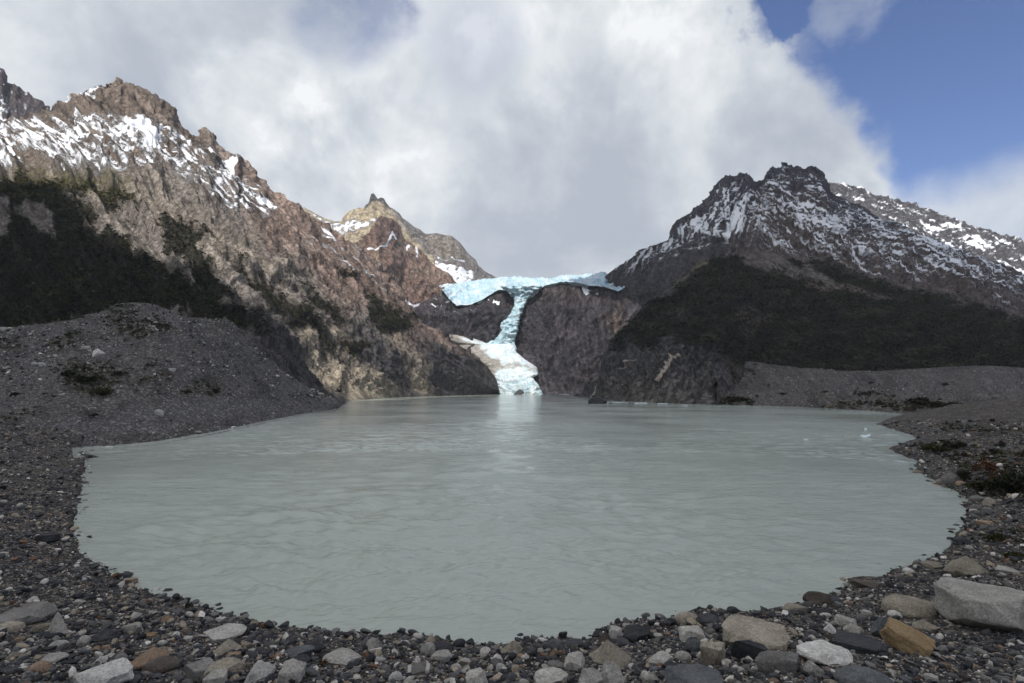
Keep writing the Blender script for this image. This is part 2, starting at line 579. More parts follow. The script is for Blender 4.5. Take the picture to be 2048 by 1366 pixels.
SNOWZ = [(-500, 240), (0, 236), (60, 228), (150, 235), (230, 240), (300, 250), (380, 275), (440, 310), (490, 340), (540, 400), (560, 425), (555, 445), (500, 440), (440, 420), (390, 390), (340, 352), (300, 350), (240, 352), (180, 345), (100, 345), (60, 330), (0, 335), (-500, 340)]
SNOW2 = [(425, 312), (445, 318), (478, 318), (470, 335), (480, 358), (462, 352), (448, 335)]
SNOW3 = [(510, 397), (535, 402), (548, 418), (545, 426), (520, 412)]
SNOW4 = [(105, 203), (150, 186), (200, 168), (214, 170), (190, 195), (160, 205), (120, 212)]


def snow_C(P, PX, PY, N):
    z = pmask(PX, PY, SNOWZ, 26, 14, 2.5)
    left = sm(330, 200, PX)
    lean = sm(-.25, .25, fbm(PX / 55, PY / 45, 0 * PX + 12, 3))
    a = (streak(PX, PY, 2.3, 7, 100, 3.0, 6) * lean + streak(PX, PY, 1.2, 7, 90, 13.0, 6) * (1 - lean)) * left + streak(PX, PY, 1.1, 6.5, 110, 6.0, 5) * (1 - left)
    b = fbm(PX / 13, PY / 8, 0 * PX + 7, 5, .6)
    tot = a * .8 + b * .3 + .35 * fbm(PX / 48, PY / 30, 0 * PX + 17, 3)
    s = z * (.47 + .66 * tot + .09 * left)
    hot = pmask(PX, PY, [(235, 250), (290, 255), (330, 300), (300, 315), (255, 275)], 14, 8, 1.5) * .25
    s = s + hot * z
    s = np.maximum(s, pmask(PX, PY, SNOW2, 5, 4, 4.) * .8)
    s = np.maximum(s, pmask(PX, PY, SNOW3, 4, 3, 5.) * .75)
    s = np.maximum(s, pmask(PX, PY, SNOW4, 6, 4, 5.) * (.58 + .45 * b))
    thin = sm(120, 40, PY - np.interp(PX, *np.array(SKY_C, float).T)) * sm(560, 640, PX) * sm(810, 760, PX)
    s = np.maximum(s, thin * (.27 + .62 * streak(PX, PY, 1.1, 9, 60, 8.0)))
    line = np.abs(PY - np.interp(PX, [700, 716, 745, 760], [470, 487, 505, 522]))
    s = np.maximum(s, sm(6, 1, line) * sm(690, 705, PX) * sm(765, 750, PX) * .7)
    return s * sm(sr + 30, sr + 8, row)


def tint_C(P, PX, PY, N):
    upper = np.array([.165, .132, .108]); red = np.array([.222, .165, .137]); grey = np.array([.188, .166, .146]); dark = np.array([.062, .058, .061])
    tan = np.array([.33, .285, .222]); veg = np.array([.011, .012, .007]); moss = np.array([.085, .080, .026])
    dsky = PY - np.interp(PX, *np.array(SKY_C, float).T)
    c = np.broadcast_to(grey, PX.shape + (3,)) * 1.0
    n = fbm(PX / 70, PY / 70, 0 * PX + 1.5, 4)
    c = lerp(c, red, np.clip(sm(150, 30, dsky + 50 * n) * sm(360, 560, PX) + sm(170, 40, dsky + 40 * n) * sm(560, 640, PX), 0, 1))
    c = lerp(c, upper, sm(355, 320, PY + 25 * n) * sm(480, 380, PX))
    c = lerp(c, np.array([.235, .203, .170]), pmask(PX, PY, [(0, 335), (120, 350), (300, 360), (420, 440), (560, 520), (560, 620), (420, 520), (300, 430), (150, 400), (0, 370)], 20, 14, 2.) * .8)
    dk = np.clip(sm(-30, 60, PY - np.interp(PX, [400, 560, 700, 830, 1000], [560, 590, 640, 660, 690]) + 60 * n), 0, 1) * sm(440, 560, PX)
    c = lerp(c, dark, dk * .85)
    c0 = c
    st = streak(PX, PY, .75, 9, 120, 5.5)
    c = c * np.clip(1 + .55 * st + .45 * streak(PX, PY, .8, 26, 240, 15.) + .28 * fbm(PX / 11, PY / 14, 0 * PX + 3, 5, .65), .25, 2.0)[..., None]
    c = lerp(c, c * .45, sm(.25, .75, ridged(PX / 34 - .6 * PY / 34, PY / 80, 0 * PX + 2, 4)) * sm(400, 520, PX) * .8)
    for poly, a in (([(605, 665), (650, 655), (700, 690), (735, 720), (790, 760), (825, 785), (800, 800), (690, 806), (655, 780), (620, 720)], .95), ([(812, 735), (850, 745), (868, 790), (842, 793), (826, 770)], .8),
                    ([(560, 590), (580, 600), (600, 640), (596, 660), (575, 630)], .8), ([(505, 560), (530, 590), (536, 620), (520, 615), (500, 580)], .6), ([(748, 655), (800, 670), (830, 700), (860, 740), (845, 745), (790, 700)], .45),
                    ([(300, 440), (330, 460), (320, 480), (300, 470)], .5)):
        m = pmask(PX, PY, poly, 8, 14, 3.3) * (1 - .6 * sm(.1, .6, streak(PX, PY, .8, 20, 120, 2.2)))
        c = c + (tan * (1 + .28 * streak(PX, PY, .8, 5, 60, 7.7) + .2 * fbm(PX / 6, PY / 6, 0 * PX, 4, .6))[..., None] - c) * (m * a)[..., None]
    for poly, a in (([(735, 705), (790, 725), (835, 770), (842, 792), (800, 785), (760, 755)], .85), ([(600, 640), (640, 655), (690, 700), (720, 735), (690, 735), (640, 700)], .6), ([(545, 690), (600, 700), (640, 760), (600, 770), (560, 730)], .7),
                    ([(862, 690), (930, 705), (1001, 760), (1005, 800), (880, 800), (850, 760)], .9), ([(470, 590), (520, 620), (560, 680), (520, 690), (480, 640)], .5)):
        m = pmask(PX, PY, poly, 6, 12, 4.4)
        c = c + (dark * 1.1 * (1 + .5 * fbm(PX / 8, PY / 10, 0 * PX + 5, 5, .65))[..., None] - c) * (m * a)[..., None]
    c = lerp(c, moss, pmask(PX, PY, [(60, 335), (140, 340), (260, 360), (275, 380), (200, 375), (110, 368), (40, 352)], 10, 12, 5.) * .45)
    c = lerp(c, veg, veg_C(PX, PY) * .93)
    c = lerp(c, np.array([.07, .062, .022]), pmask(PX, PY, [(0, 345), (60, 345), (180, 365), (270, 385), (200, 400), (90, 380), (0, 375)], 12, 10, 7.) * .6)
    return np.clip(c, .008, .9)


UC = 430 / F
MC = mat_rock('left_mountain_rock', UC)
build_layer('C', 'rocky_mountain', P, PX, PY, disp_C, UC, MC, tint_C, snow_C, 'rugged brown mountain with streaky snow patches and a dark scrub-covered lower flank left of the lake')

# ---- far dark peak at the left edge ------------------------------------
SKY_0 = [(-500, 90), (-120, 110), (-40, 128), (0, 135), (9, 140), (14, 152), (18, 165), (30, 170), (40, 178), (60, 190), (70, 196), (82, 202), (88, 212), (97, 211), (106, 225), (140, 250)]
SKY_0Y = [(-500, 820), (140, 820)]
px = cols(-500, 140)
b0, b0Y = backcurve(px, SKY_0, SKY_0Y, 1.15, .3)
P, PX, PY, sr0 = loft(px, [([(-500, 330), (140, 330)], [(-500, 640), (140, 640)]), (SKY_0, SKY_0Y), (b0, b0Y)], [90, 16], 1, 3)
row0 = np.arange(P.shape[0])[:, None] * np.ones_like(PX)
build_layer('E0', 'dark_peak', P, PX, PY, lambda P, X, Y, N: (5 * ridged(X / 30, Y / 40, 0 * X + 5, 6, .6) + 2 * fbm(X / 6, Y / 6, 0 * X, 3)) * sm(0, 10, row0), 820 / F, mat_rock('dark_peak_rock', .7),
            lambda P, X, Y, N: vary(X, Y, np.array([.085, .072, .075]), .35, 20, 4), lambda P, X, Y, N: .22 + .5 * fbm(X / 9, Y / 14, 0 * X + 2, 4) + .35 * sm(190, 215, Y) * sm(30, 0, X),
            'jagged dark peak rising behind the snowy shoulder of the brown mountain')

# ---- brown hill beside the glacier -------------------------------------
SKY_H = [(670, 520), (690, 492), (716, 482), (726, 472), (738, 466), (748, 448), (754, 438), (761, 431), (772, 435), (785, 437), (795, 446), (802, 456), (806, 472), (812, 481), (826, 488), (839, 497), (848, 505), (856, 515), (864, 527), (873, 533), (885, 540), (897, 545), (905, 553), (911, 563), (930, 585), (960, 610)]
SKY_HY = [(670, 860), (716, 940), (800, 1060), (911, 1120), (960, 1120)]
px = cols(670, 960)
b0, b0Y = backcurve(px, SKY_H, SKY_HY, 1.08, .25)
P, PX, PY, srh = loft(px, [([(670, 690), (760, 690), (822, 700), (884, 720), (960, 740)], [(670, 720), (760, 800), (822, 930), (884, 1010), (960, 1040)]), (SKY_H, SKY_HY), (b0, b0Y)], [160, 16], 1, 3)
rowh = np.arange(P.shape[0])[:, None] * np.ones_like(PX)


def tint_H(P, X, Y, N):
    n = fbm(X / 40, Y / 40, 0 * X + 6, 5, .6)
    c = lerp(np.broadcast_to(np.array([.215, .145, .115]), X.shape + (3,)), np.array([.255, .185, .145]), sm(-.2, .5, n))
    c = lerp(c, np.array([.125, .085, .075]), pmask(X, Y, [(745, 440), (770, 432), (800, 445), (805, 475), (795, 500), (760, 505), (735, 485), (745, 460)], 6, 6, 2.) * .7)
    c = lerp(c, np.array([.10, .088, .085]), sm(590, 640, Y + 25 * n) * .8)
    return c * (1 + .3 * streak(X, Y, .5, 8, 70, 2.) + .25 * fbm(X / 9, Y / 12, 0 * X, 5, .65))[..., None]


def snow_H(P, X, Y, N):
    s = .1 + .55 * fbm(X / 8, Y / 10, 0 * X + 9, 4) * sm(640, 500, Y)
    for a in ([(737, 500), (750, 505), (775, 500), (780, 480), (784, 470)], [(784, 470), (790, 485)], [(812, 505), (818, 492)], [(833, 495), (836, 512)], [(795, 600), (830, 618), (870, 605)], [(880, 575), (905, 570)]):
        dmin = np.full(X.shape, 1e9)
        for (ax, ay), (bx, by) in zip(a[:-1], a[1:]):
            t = np.clip(((X - ax) * (bx - ax) + (Y - ay) * (by - ay)) / ((bx - ax) ** 2 + (by - ay) ** 2), 0, 1)
            dmin = np.minimum(dmin, np.hypot(X - ax - t * (bx - ax), Y - ay - t * (by - ay)))
        s = np.maximum(s, sm(4.5, 1, dmin + 2 * fbm(X / 8, Y / 8, 0 * X, 3)) * .75)
    return s * sm(srh + 10, srh, rowh)


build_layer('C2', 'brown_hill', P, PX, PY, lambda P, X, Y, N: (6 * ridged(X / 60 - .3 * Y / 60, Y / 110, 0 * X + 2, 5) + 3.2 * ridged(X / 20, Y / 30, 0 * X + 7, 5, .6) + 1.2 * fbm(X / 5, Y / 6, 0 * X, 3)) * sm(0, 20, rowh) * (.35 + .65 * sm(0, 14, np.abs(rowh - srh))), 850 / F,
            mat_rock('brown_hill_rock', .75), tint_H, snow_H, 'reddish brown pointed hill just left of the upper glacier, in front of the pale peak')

# ---- pale peak -----------------------------------------------------------
SKY_P = [(540, 440), (590, 420), (608, 414), (616, 418), (634, 428), (650, 437), (670, 443), (682, 443), (686, 434), (692, 426), (704, 420), (716, 415), (727, 416), (732, 409), (737, 407), (740, 394), (742, 387), (747, 386), (752, 392), (755, 398), (762, 395), (768, 397), (772, 404), (778, 412), (788, 419), (798, 425),
         (806, 436), (818, 444), (828, 453), (839, 459), (850, 467), (862, 468), (873, 466), (888, 470), (901, 471), (910, 477), (918, 483), (926, 493), (935, 504), (944, 513), (952, 520), (957, 531), (966, 539), (976, 546), (985, 550), (994, 556), (1020, 575)]
SKY_PY = [(540, 1450), (1020, 1500)]
px = cols(540, 1020)
b0, b0Y = backcurve(px, SKY_P, SKY_PY, 1.08, .2)
P, PX, PY, srp = loft(px, [([(540, 600), (1020, 600)], [(540, 1150), (1020, 1180)]), (SKY_P, SKY_PY), (b0, b0Y)], [130, 14], 1, 2)
rowp = np.arange(P.shape[0])[:, None] * np.ones_like(PX)
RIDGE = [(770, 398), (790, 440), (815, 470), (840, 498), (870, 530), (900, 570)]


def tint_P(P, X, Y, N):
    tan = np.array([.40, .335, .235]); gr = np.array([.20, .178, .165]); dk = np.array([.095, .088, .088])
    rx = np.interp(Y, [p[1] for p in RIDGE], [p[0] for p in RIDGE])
    c = lerp(np.broadcast_to(tan, X.shape + (3,)), gr, sm(-8, 8, X - rx + 8 * fbm(X / 12, Y / 12, 0 * X, 3)))  # sunlit tan side and shaded grey side, both painted into the rock tint
    c = lerp(c, dk, pmask(X, Y, [(730, 380), (775, 380), (782, 418), (765, 408), (752, 405), (738, 412), (728, 418)], 3, 3, 1.))
    c = lerp(c, np.array([.22, .19, .14]), pmask(X, Y, [(860, 470), (905, 476), (930, 510), (940, 530), (880, 520), (850, 490)], 12, 8, 4.) * .5)
    return c * (1 + .25 * fbm(X / 10, Y / 16, 0 * X + 3, 5, .65) + .12 * fbm(X / 40, Y / 7, 0 * X + 3, 3))[..., None]


def snow_P(P, X, Y, N):
    b = fbm(X / 10, Y / 6, 0 * X + 5, 4)
    s = .12 + .35 * b
    s = np.maximum(s, pmask(X, Y, [(612, 420), (634, 429), (660, 445), (690, 448), (704, 443), (709, 440), (722, 452), (746, 445), (757, 451), (735, 462), (713, 471), (690, 480), (665, 470)], 4, 4, 3.) * (.62 + .35 * b))
    s = np.maximum(s, pmask(X, Y, [(868, 524), (885, 528), (901, 537), (930, 543), (944, 541), (952, 548), (946, 575), (900, 590), (870, 560)], 4, 4, 6.) * (.7 + .3 * b))
    s = np.maximum(s, pmask(X, Y, [(862, 516), (900, 522), (938, 526), (944, 532), (900, 530), (870, 524)], 3, 3, 6.) * (.5 + .4 * b))
    return s


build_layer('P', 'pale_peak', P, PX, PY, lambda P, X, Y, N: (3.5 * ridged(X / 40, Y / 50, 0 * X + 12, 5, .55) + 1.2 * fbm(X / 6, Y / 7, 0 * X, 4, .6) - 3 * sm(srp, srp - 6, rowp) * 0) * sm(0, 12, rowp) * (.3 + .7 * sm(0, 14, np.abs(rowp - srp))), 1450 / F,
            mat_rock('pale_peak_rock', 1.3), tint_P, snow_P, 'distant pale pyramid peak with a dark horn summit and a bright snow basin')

# ---- dark cliffs that carry the glacier --------------------------------
px = cols(790, 1345)
TOP_D = [(790, 668), (815, 636), (840, 608), (862, 596), (878, 590), (886, 586), (897, 600), (914, 615), (942, 614), (962, 605), (985, 591), (1000, 583), (1014, 585), (1030, 594), (1050, 602), (1066, 594), (1085, 578), (1113, 569), (1135, 566), (1160, 570), (1181, 577), (1208, 579), (1236, 587), (1250, 579), (1300, 580), (1345, 590)]
TOP_DY = [(790, 960), (1000, 970), (1045, 985), (1100, 960), (1345, 990)]
MIDD = [(790, 690), (1345, 690)]
MIDDY = [(790, 880), (940, 895), (985, 915), (1018, 938), (1045, 925), (1085, 890), (1180, 885), (1345, 905)]
b0, b0Y = backcurve(px, TOP_D, TOP_DY, 1.25, -.22)
P, PX, PY, srd = loft(px, [([(790, 791), (1345, 791)], [(790, 845), (980, 838), (1045, 850), (1120, 838), (1345, 850)]), (MIDD, MIDDY), ([(790, 625), (1345, 625)], [(790, 912), (940, 918), (1000, 930), (1030, 950), (1060, 940), (1100, 912), (1345, 930)]), (TOP_D, TOP_DY), (b0, b0Y)], [80, 55, 40, 20], 3, 6)
rowd = np.arange(P.shape[0])[:, None] * np.ones_like(PX)


def disp_D(P, X, Y, N):
    d = 9 * ridged(X / 70, Y / 60, 0 * X + 3, 5) + 5 * ridged(X / 26 + .35 * Y / 26, Y / 40, 0 * X + 6, 6, .6) + 3 * fbm(X / 7, Y / 8, 0 * X + 2, 4, .6)
    return d * sm(0, 14, rowd) * (.4 + .6 * sm(srd, srd - 14, rowd))


def tint_D(P, X, Y, N):
    n = fbm(X / 50, Y / 50, 0 * X + 8, 5, .6)
    c = lerp(np.broadcast_to(np.array([.039, .036, .041]), X.shape + (3,)), np.array([.058, .052, .057]), sm(-.3, .5, n))
    c = lerp(c, np.array([.080, .060, .052]), sm(620, 585, Y + 12 * n) * .35)
    c = lerp(c, np.array([.13, .10, .082]), pmask(X, Y, [(1200, 630), (1240, 620), (1262, 645), (1240, 676), (1222, 662)], 16, 14, 2.) * .5)
    c = c * np.clip(1 + .5 * streak(X, Y, .25, 9, 50, 4.) + .5 * fbm(X / 8, Y / 10, 0 * X + 2, 5, .65), .3, 2.2)[..., None]
    return np.clip(c, .012, 1)


def snow_D(P, X, Y, N):
    b = fbm(X / 12, Y / 5, 0 * X + 4, 4)
    s = pmask(X, Y, [(885, 600), (1005, 590), (1010, 610), (985, 615), (930, 650), (880, 650), (870, 610)], 10, 8, 2.) * (.15 + .55 * b)
    s = np.maximum(s, pmask(X, Y, [(988, 600), (1002, 598), (1000, 606), (985, 608)], 2, 2, 1.) * .8)
    s = np.maximum(s, pmask(X, Y, [(1166, 568), (1176, 573), (1180, 586), (1172, 588), (1164, 576)], 2, 2, 1.) * .8)
    s = np.maximum(s, pmask(X, Y, [(1150, 562), (1215, 574), (1200, 595), (1150, 590)], 6, 4, 3.) * (.15 + .6 * b))
    s = np.maximum(s, pmask(X, Y, [(820, 600), (890, 585), (905, 605), (880, 625), (840, 612)], 8, 6, 4.) * (.25 + .55 * b))
    return s * sm(srd + 6, srd, rowd)


UD = 920 / F
o = build_layer('D', 'rock_cliff', P, PX, PY, disp_D, UD, mat_rock('cliff_rock', UD, .9), tint_D, snow_D, 'dark rock cliffs on both sides of the narrow icefall at the head of the lake', 'cliff')


def depth_on(name, qx, qy):
    """depth Y of a layer's displaced surface where its design coordinates are (qx, qy)"""
    P2, LX, LY, _ = LAYERS[name]
    qx = np.asarray(qx, float); qy = np.asarray(qy, float)
    ci = np.clip(np.searchsorted(LX[0], qx), 0, LX.shape[1] - 1)
    out = np.zeros(qx.shape)
    for k in np.ndindex(qx.shape):
        c = ci[k]; col = LY[:srd + 1, c]
        out[k] = np.interp(-qy[k], -col, P2[:srd + 1, c, 1])
    return out


# ---- glacier: ice field, icefall, apron ---------------------------------
glacier = empty('glacier', (0.0, 900.0, 90.0))
tag(glacier, 'pale blue hanging glacier spilling through a rock gap down to the lake', 'glacier')
MI = mat_ice('glacier_ice', .9)
bpy.context.view_layer.update()


def ice(name, P, tintf, PX, PY, amp, seed, parent=glacier, edge=None, wl=1.0):
    N = normals(P)
    d = ridged(PX / (26 * wl) + .15 * fbm(PX / 30, PY / 30, 0 * PX, 2), PY / (10 * wl), 0 * PX + seed, 5, .6) * 1.0 + .5 * fbm(PX / 6, PY / 4, 0 * PX + seed, 4, .6)
    d = d * amp * (edge if edge is not None else 1)
    P2 = P + N * d[..., None]
    t = tintf(PX, PY, d / max(amp, 1e-3))
    P2 = P2 - np.array(glacier.location)
    r, c = PX.shape
    o = mesh(name, P2.reshape(-1, 3), gridfaces(r, c), MI, True, {'tint': np.clip(t, 0, .95).reshape(-1, 3)}, parent)
    return o


ICEB = np.array([.535, .71, .785]); ICEW = np.array([.73, .82, .86]); ICED = np.array([.40, .60, .69]); DIRT = np.array([.30, .265, .225])
YB = [(884, 581), (887, 583), (897, 597), (905, 606), (914, 612), (928, 612), (942, 611), (952, 606), (962, 602), (975, 594), (985, 588), (993, 582), (1002, 580), (1012, 582), (1020, 588), (1045, 596), (1062, 588), (1072, 580), (1085, 574), (1100, 569), (1113, 566), (1133, 563), (1154, 566), (1170, 570), (1181, 573), (1195, 573), (1208, 575), (1222, 579), (1236, 583), (1243, 580), (1249, 575)]
YT = [(884, 580), (890, 573), (897, 571), (910, 567), (921, 564), (949, 561), (980, 556), (1010, 553), (1041, 554), (1078, 556), (1106, 555), (1119, 551), (1154, 551), (1181, 547), (1200, 544), (1211, 543), (1216, 552), (1232, 564), (1243, 570), (1249, 574)]
px = cols(884, 1249, 1.5)
yb = np.interp(px, *np.array(YB, float).T) + 1.2 * fbm(px / 9, 0 * px, 0 * px + 2, 3)
yt = np.interp(px, *np.array(YT, float).T)
nr = 60
v = np.linspace(0, 1, nr)[:, None]
PX = np.broadcast_to(px[None], (nr, len(px)))
PY = yb + (yt - yb) * v
zt = np.interp(px, [884, 1000, 1249], [1050, 1200, 1150])
ydb = depth_on('D', px, yb)
ydb = np.convolve(np.pad(ydb, 8, 'edge'), np.ones(17) / 17, 'valid')
fr = sm(0, 1, v)
Yd = (ydb - 10) * (1 - v) + zt * v
Yd = np.where(v < .04, ydb + 5 - (v / .04) * 15, Yd)
P = at(PX, PY, Yd)
# behind the brow the ice runs on, nearly level
ext = P[-1:].copy() * np.array([1.12, 1.12, 1.0]); ext[..., 2] = P[-1:, :, 2] * 1.04
ext2 = P[-1:].copy() * np.array([1.3, 1.3, 1.0]); ext2[..., 2] = P[-1:, :, 2] * .9
P = np.concatenate([P, ext, ext2]); PX = np.concatenate([PX, PX[-2:]]); PY = np.concatenate([PY, PY[-1:] - 6, PY[-1:] - 12])


def tint_field(X, Y, d):
    n = fbm(X / 22, Y / 9, 0 * X + 3, 5, .6)
    c = lerp(np.broadcast_to(ICEB, X.shape + (3,)), ICEW, sm(-.3, .6, n))
    c = lerp(c, ICED * .9, sm(.15, .75, ridged(X / 24 + .2 * Y / 6, Y / 4.5, 0 * X + 11, 4, .6)) * .45)
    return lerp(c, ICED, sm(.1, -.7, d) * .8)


vv = np.concatenate([v, [[1.0]], [[1.0]]])
ice('ice_field', P, tint_field, PX, PY, 3.6, 2.0, edge=np.clip(sm(0, .12, vv) * (1 - .45 * sm(.8, 1, vv)), .1, 1) * np.ones_like(PX))

ROWS = [(572, 1000, 1086), (579, 1006, 1080), (587, 1024, 1068), (599, 1028, 1056), (613, 1028, 1049), (627, 1020, 1044), (637, 1014, 1040), (645, 1003, 1039), (652, 1000, 1037), (660, 1002, 1036), (668, 999, 1034), (675, 994, 1031), (682, 980, 1030), (690, 966, 1030), (700, 955, 1032)]
ry = np.arange(572, 700, 1.2); ra = np.array(ROWS, float)
xl = np.interp(ry, ra[:, 0], ra[:, 1]) + 2.0 * fbm(ry / 9, 0 * ry, 0 * ry + 1, 4); xr = np.interp(ry, ra[:, 0], ra[:, 2]) + 2.0 * fbm(ry / 7, 0 * ry, 0 * ry + 5, 3)
nu = 60
u = np.linspace(0, 1, nu)[None]
PX = xl[:, None] + (xr - xl)[:, None] * u; PY = np.broadcast_to(ry[:, None], PX.shape)
yc = depth_on('D', np.interp(ry, [572, 600, 640, 700], [1042, 1042, 1028, 1010]), ry)
yl = depth_on('D', xl, ry); yr = depth_on('D', xr, ry)
yc = np.minimum(np.minimum(yl, yr), yc)
yc = np.convolve(np.pad(yc, 10, 'edge'), np.ones(21) / 21, 'valid')
bul = np.sqrt(np.clip(1 - (2 * u - 1) ** 2, 0, 1))
Yd = yc[:, None] + 2 - (30 - 24 * sm(660, 694, ry)[:, None]) * bul ** .45 + 5 * fbm(PX / 12, PY / 10, 0 * PX + 4, 3)
P = at(PX, PY, Yd)


def tint_fall(X, Y, d):
    n = fbm(X / 14, Y / 12, 0 * X + 5, 5, .6)
    c = lerp(np.broadcast_to(ICEB * .97, X.shape + (3,)), ICEW, sm(-.1, .6, n) * .8)
    c = lerp(c, ICED * .9, sm(.2, .8, ridged(X / 11 + .3 * Y / 6, Y / 5, 0 * X + 15, 4, .6)) * .5)
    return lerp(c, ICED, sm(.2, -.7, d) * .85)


ice('icefall', P, tint_fall, PX, PY, 2.8, 6.0, edge=np.clip(bul * 1.5, 0, 1), wl=.8)

ROWS = [(662, 884, 888), (664, 882, 897), (670, 884, 912), (676, 890, 944), (681, 897, 958), (686, 905, 972), (690, 912, 1031), (695, 920, 1033), (700, 928, 1032), (705, 936, 1034), (712, 948, 1042), (719, 958, 1051), (728, 966, 1064), (736, 975, 1075), (750, 985, 1076), (756, 990, 1066), (763, 992, 1070), (770, 993, 1078), (780, 994, 1082), (790, 996, 1086)]
ry = np.concatenate([[661, 663], np.arange(664, 791, 1.0)]); ra = np.array(ROWS, float)
xl = np.interp(ry, ra[:, 0], ra[:, 1]); xr = np.interp(ry, ra[:, 0], ra[:, 2]) + 2.0 * fbm(ry / 6, 0 * ry, 0 * ry + 15, 3)
nu = 110
u = np.linspace(0, 1, nu)[None]
PX = xl[:, None] + (xr - xl)[:, None] * u; PY = np.broadcast_to(ry[:, None], PX.shape)
yc = np.interp(ry, [661, 690, 720, 750, 775, 791], [905, 893, 868, 845, 828, 822])[:, None]
bul = np.sqrt(np.clip(1 - (2 * u - 1) ** 2, 0, 1)) ** .6
Yd = yc + 16 - 20 * bul + np.maximum(0, 1000 - PX) * .02
P = at(PX, PY, Yd)


def tint_apron(X, Y, d):
    n = fbm(X / 16, Y / 9, 0 * X + 7, 5, .62)
    c = lerp(np.broadcast_to(ICEW * 1.0, X.shape + (3,)), ICEB, sm(-.1, .7, n) * .7)
    low = sm(748, 765, Y)
    c = lerp(c, ICEB * .9, low * sm(-.4, .4, n) * .9)
    # stone-littered ice: the left arm and two bands that sweep across
    left = sm(8, -10, X - np.interp(Y, [660, 690, 705, 720, 736, 750, 790], [965, 962, 970, 1000, 1010, 985, 985]) + 16 * n)
    left = left * (1 - .9 * pmask(X, Y, [(918, 676), (945, 675), (962, 686), (950, 690), (930, 682)], 3, 2, 1.))
    band = sm(9, 2, np.abs(Y - np.interp(X, [1000, 1030, 1050, 1076], [735, 728, 731, 741]) + 6 * n)) * .75
    c = lerp(c, DIRT * (1 + .3 * fbm(X / 9, Y / 5, 0 * X, 4))[..., None], np.clip(np.maximum(left * .9, band * sm(.5, -.2, n)), 0, 1))
    c = lerp(c, DIRT * .8, sm(784, 789, Y) * sm(-.3, .3, fbm(X / 8, Y / 8, 0 * X + 3, 3)) * .6)
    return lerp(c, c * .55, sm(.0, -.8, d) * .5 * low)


ice('ice_apron', P, tint_apron, PX, PY, 2.6, 9.0, edge=np.clip(bul * 1.4, 0, 1) * (.45 + .75 * sm(745, 765, PY)))

# ---- right mountain ------------------------------------------------------
SKY_E = [(1140, 605), (1180, 577), (1211, 553), (1216, 546), (1225, 539), (1264, 515), (1280, 503), (1299, 493), (1320, 484), (1334, 478), (1339, 468), (1343, 460), (1349, 447), (1356, 438), (1366, 430), (1378, 424), (1390, 413), (1404, 405), (1410, 393), (1417, 383), (1425, 374), (1431, 366), (1440, 358), (1453, 348), (1462, 346), (1470, 350), (1480, 346), (1492, 346), (1500, 350), (1506, 358),
         (1510, 361), (1519, 359), (1527, 359), (1529, 350), (1534, 342), (1540, 334), (1545, 331), (1552, 334), (1558, 333), (1560, 326), (1568, 322), (1575, 323), (1580, 329), (1588, 330), (1597, 327), (1603, 331), (1610, 334), (1618, 331), (1626, 331), (1641, 337), (1648, 344), (1654, 352), (1659, 364), (1666, 383), (1698, 397), (1730, 414), (1764, 432), (1800, 449), (1830, 463), (1895, 489), (1983, 519), (2048, 546), (2300, 620), (2700, 700)]
SKY_EY = [(1140, 1080), (1300, 1080), (1400, 1055), (1500, 1025), (1575, 1060), (1659, 1010), (2048, 930), (2700, 860)]
FC = [(1140, 791), (1152, 789.5), (1159, 786), (1176, 771), (1194, 756), (1207, 708), (1225, 677), (1260, 642), (1290, 611), (1325, 585), (1360, 563), (1382, 539), (1413, 524), (1457, 506), (1550, 520), (1700, 548), (1900, 600), (2048, 640), (2700, 720)]
FCY = [(1140, 720), (1159, 610), (1194, 480), (1225, 445), (1290, 440), (1360, 450), (1457, 470), (1600, 500), (2048, 500), (2700, 470)]
px = cols(1140, 2700)
BASE_E = [(1140, 791), (1152, 790.5), (1165, 796), (1200, 801), (1242, 803.5), (1369, 809.5), (1430, 811), (1500, 775), (1600, 765), (2048, 765), (2700, 765)]
BASE_EY = interp_y([(1430, 225), (1500, 310), (1600, 335), (2048, 320), (2700, 300)])
MB_E = [(1140, 790.5), (1152, 790), (1165, 790), (1194, 779), (1225, 745), (1260, 715), (1325, 690), (1382, 685), (1430, 690), (1500, 690), (1600, 690), (2048, 700), (2700, 740)]
MB_EY = [(1140, 735), (1159, 570), (1180, 440), (1225, 380), (1290, 345), (1360, 330), (1430, 330), (1500, 375), (1600, 395), (2048, 390), (2700, 370)]
V_E = [(1140, 791), (1180, 790), (1207, 740), (1230, 700), (1290, 640), (1330, 602), (1382, 556), (1457, 500), (1550, 497), (1700, 525), (1900, 575), (2048, 612), (2700, 700)]
V_EY = [(1140, 1000), (1300, 1000), (1330, 960), (1382, 800), (1457, 610), (1600, 600), (2048, 590), (2700, 560)]
b0, b0Y = backcurve(px, SKY_E, SKY_EY, 1.1, .22)
b1, b1Y = backcurve(px, SKY_E, SKY_EY, 1.3, .7)
P, PX, PY, sre = loft(px, [(BASE_E, lambda a, b: np.where(a < 1432, wy(a, b), BASE_EY(a))), (MB_E, MB_EY), (FC, FCY), (V_E, V_EY), (SKY_E, SKY_EY), (b0, b0Y), (b1, b1Y)], [70, 110, 26, 190, 18, 8], 4, 4)
rowe = np.arange(P.shape[0])[:, None] * np.ones_like(PX)
RFC = 180
up_e = sm(RFC - 10, RFC + 40, rowe)
BLUFF = [(1140, 800), (1170, 770), (1200, 735), (1225, 700), (1260, 690), (1330, 680), (1420, 690), (1440, 720), (1440, 815), (1140, 830)]
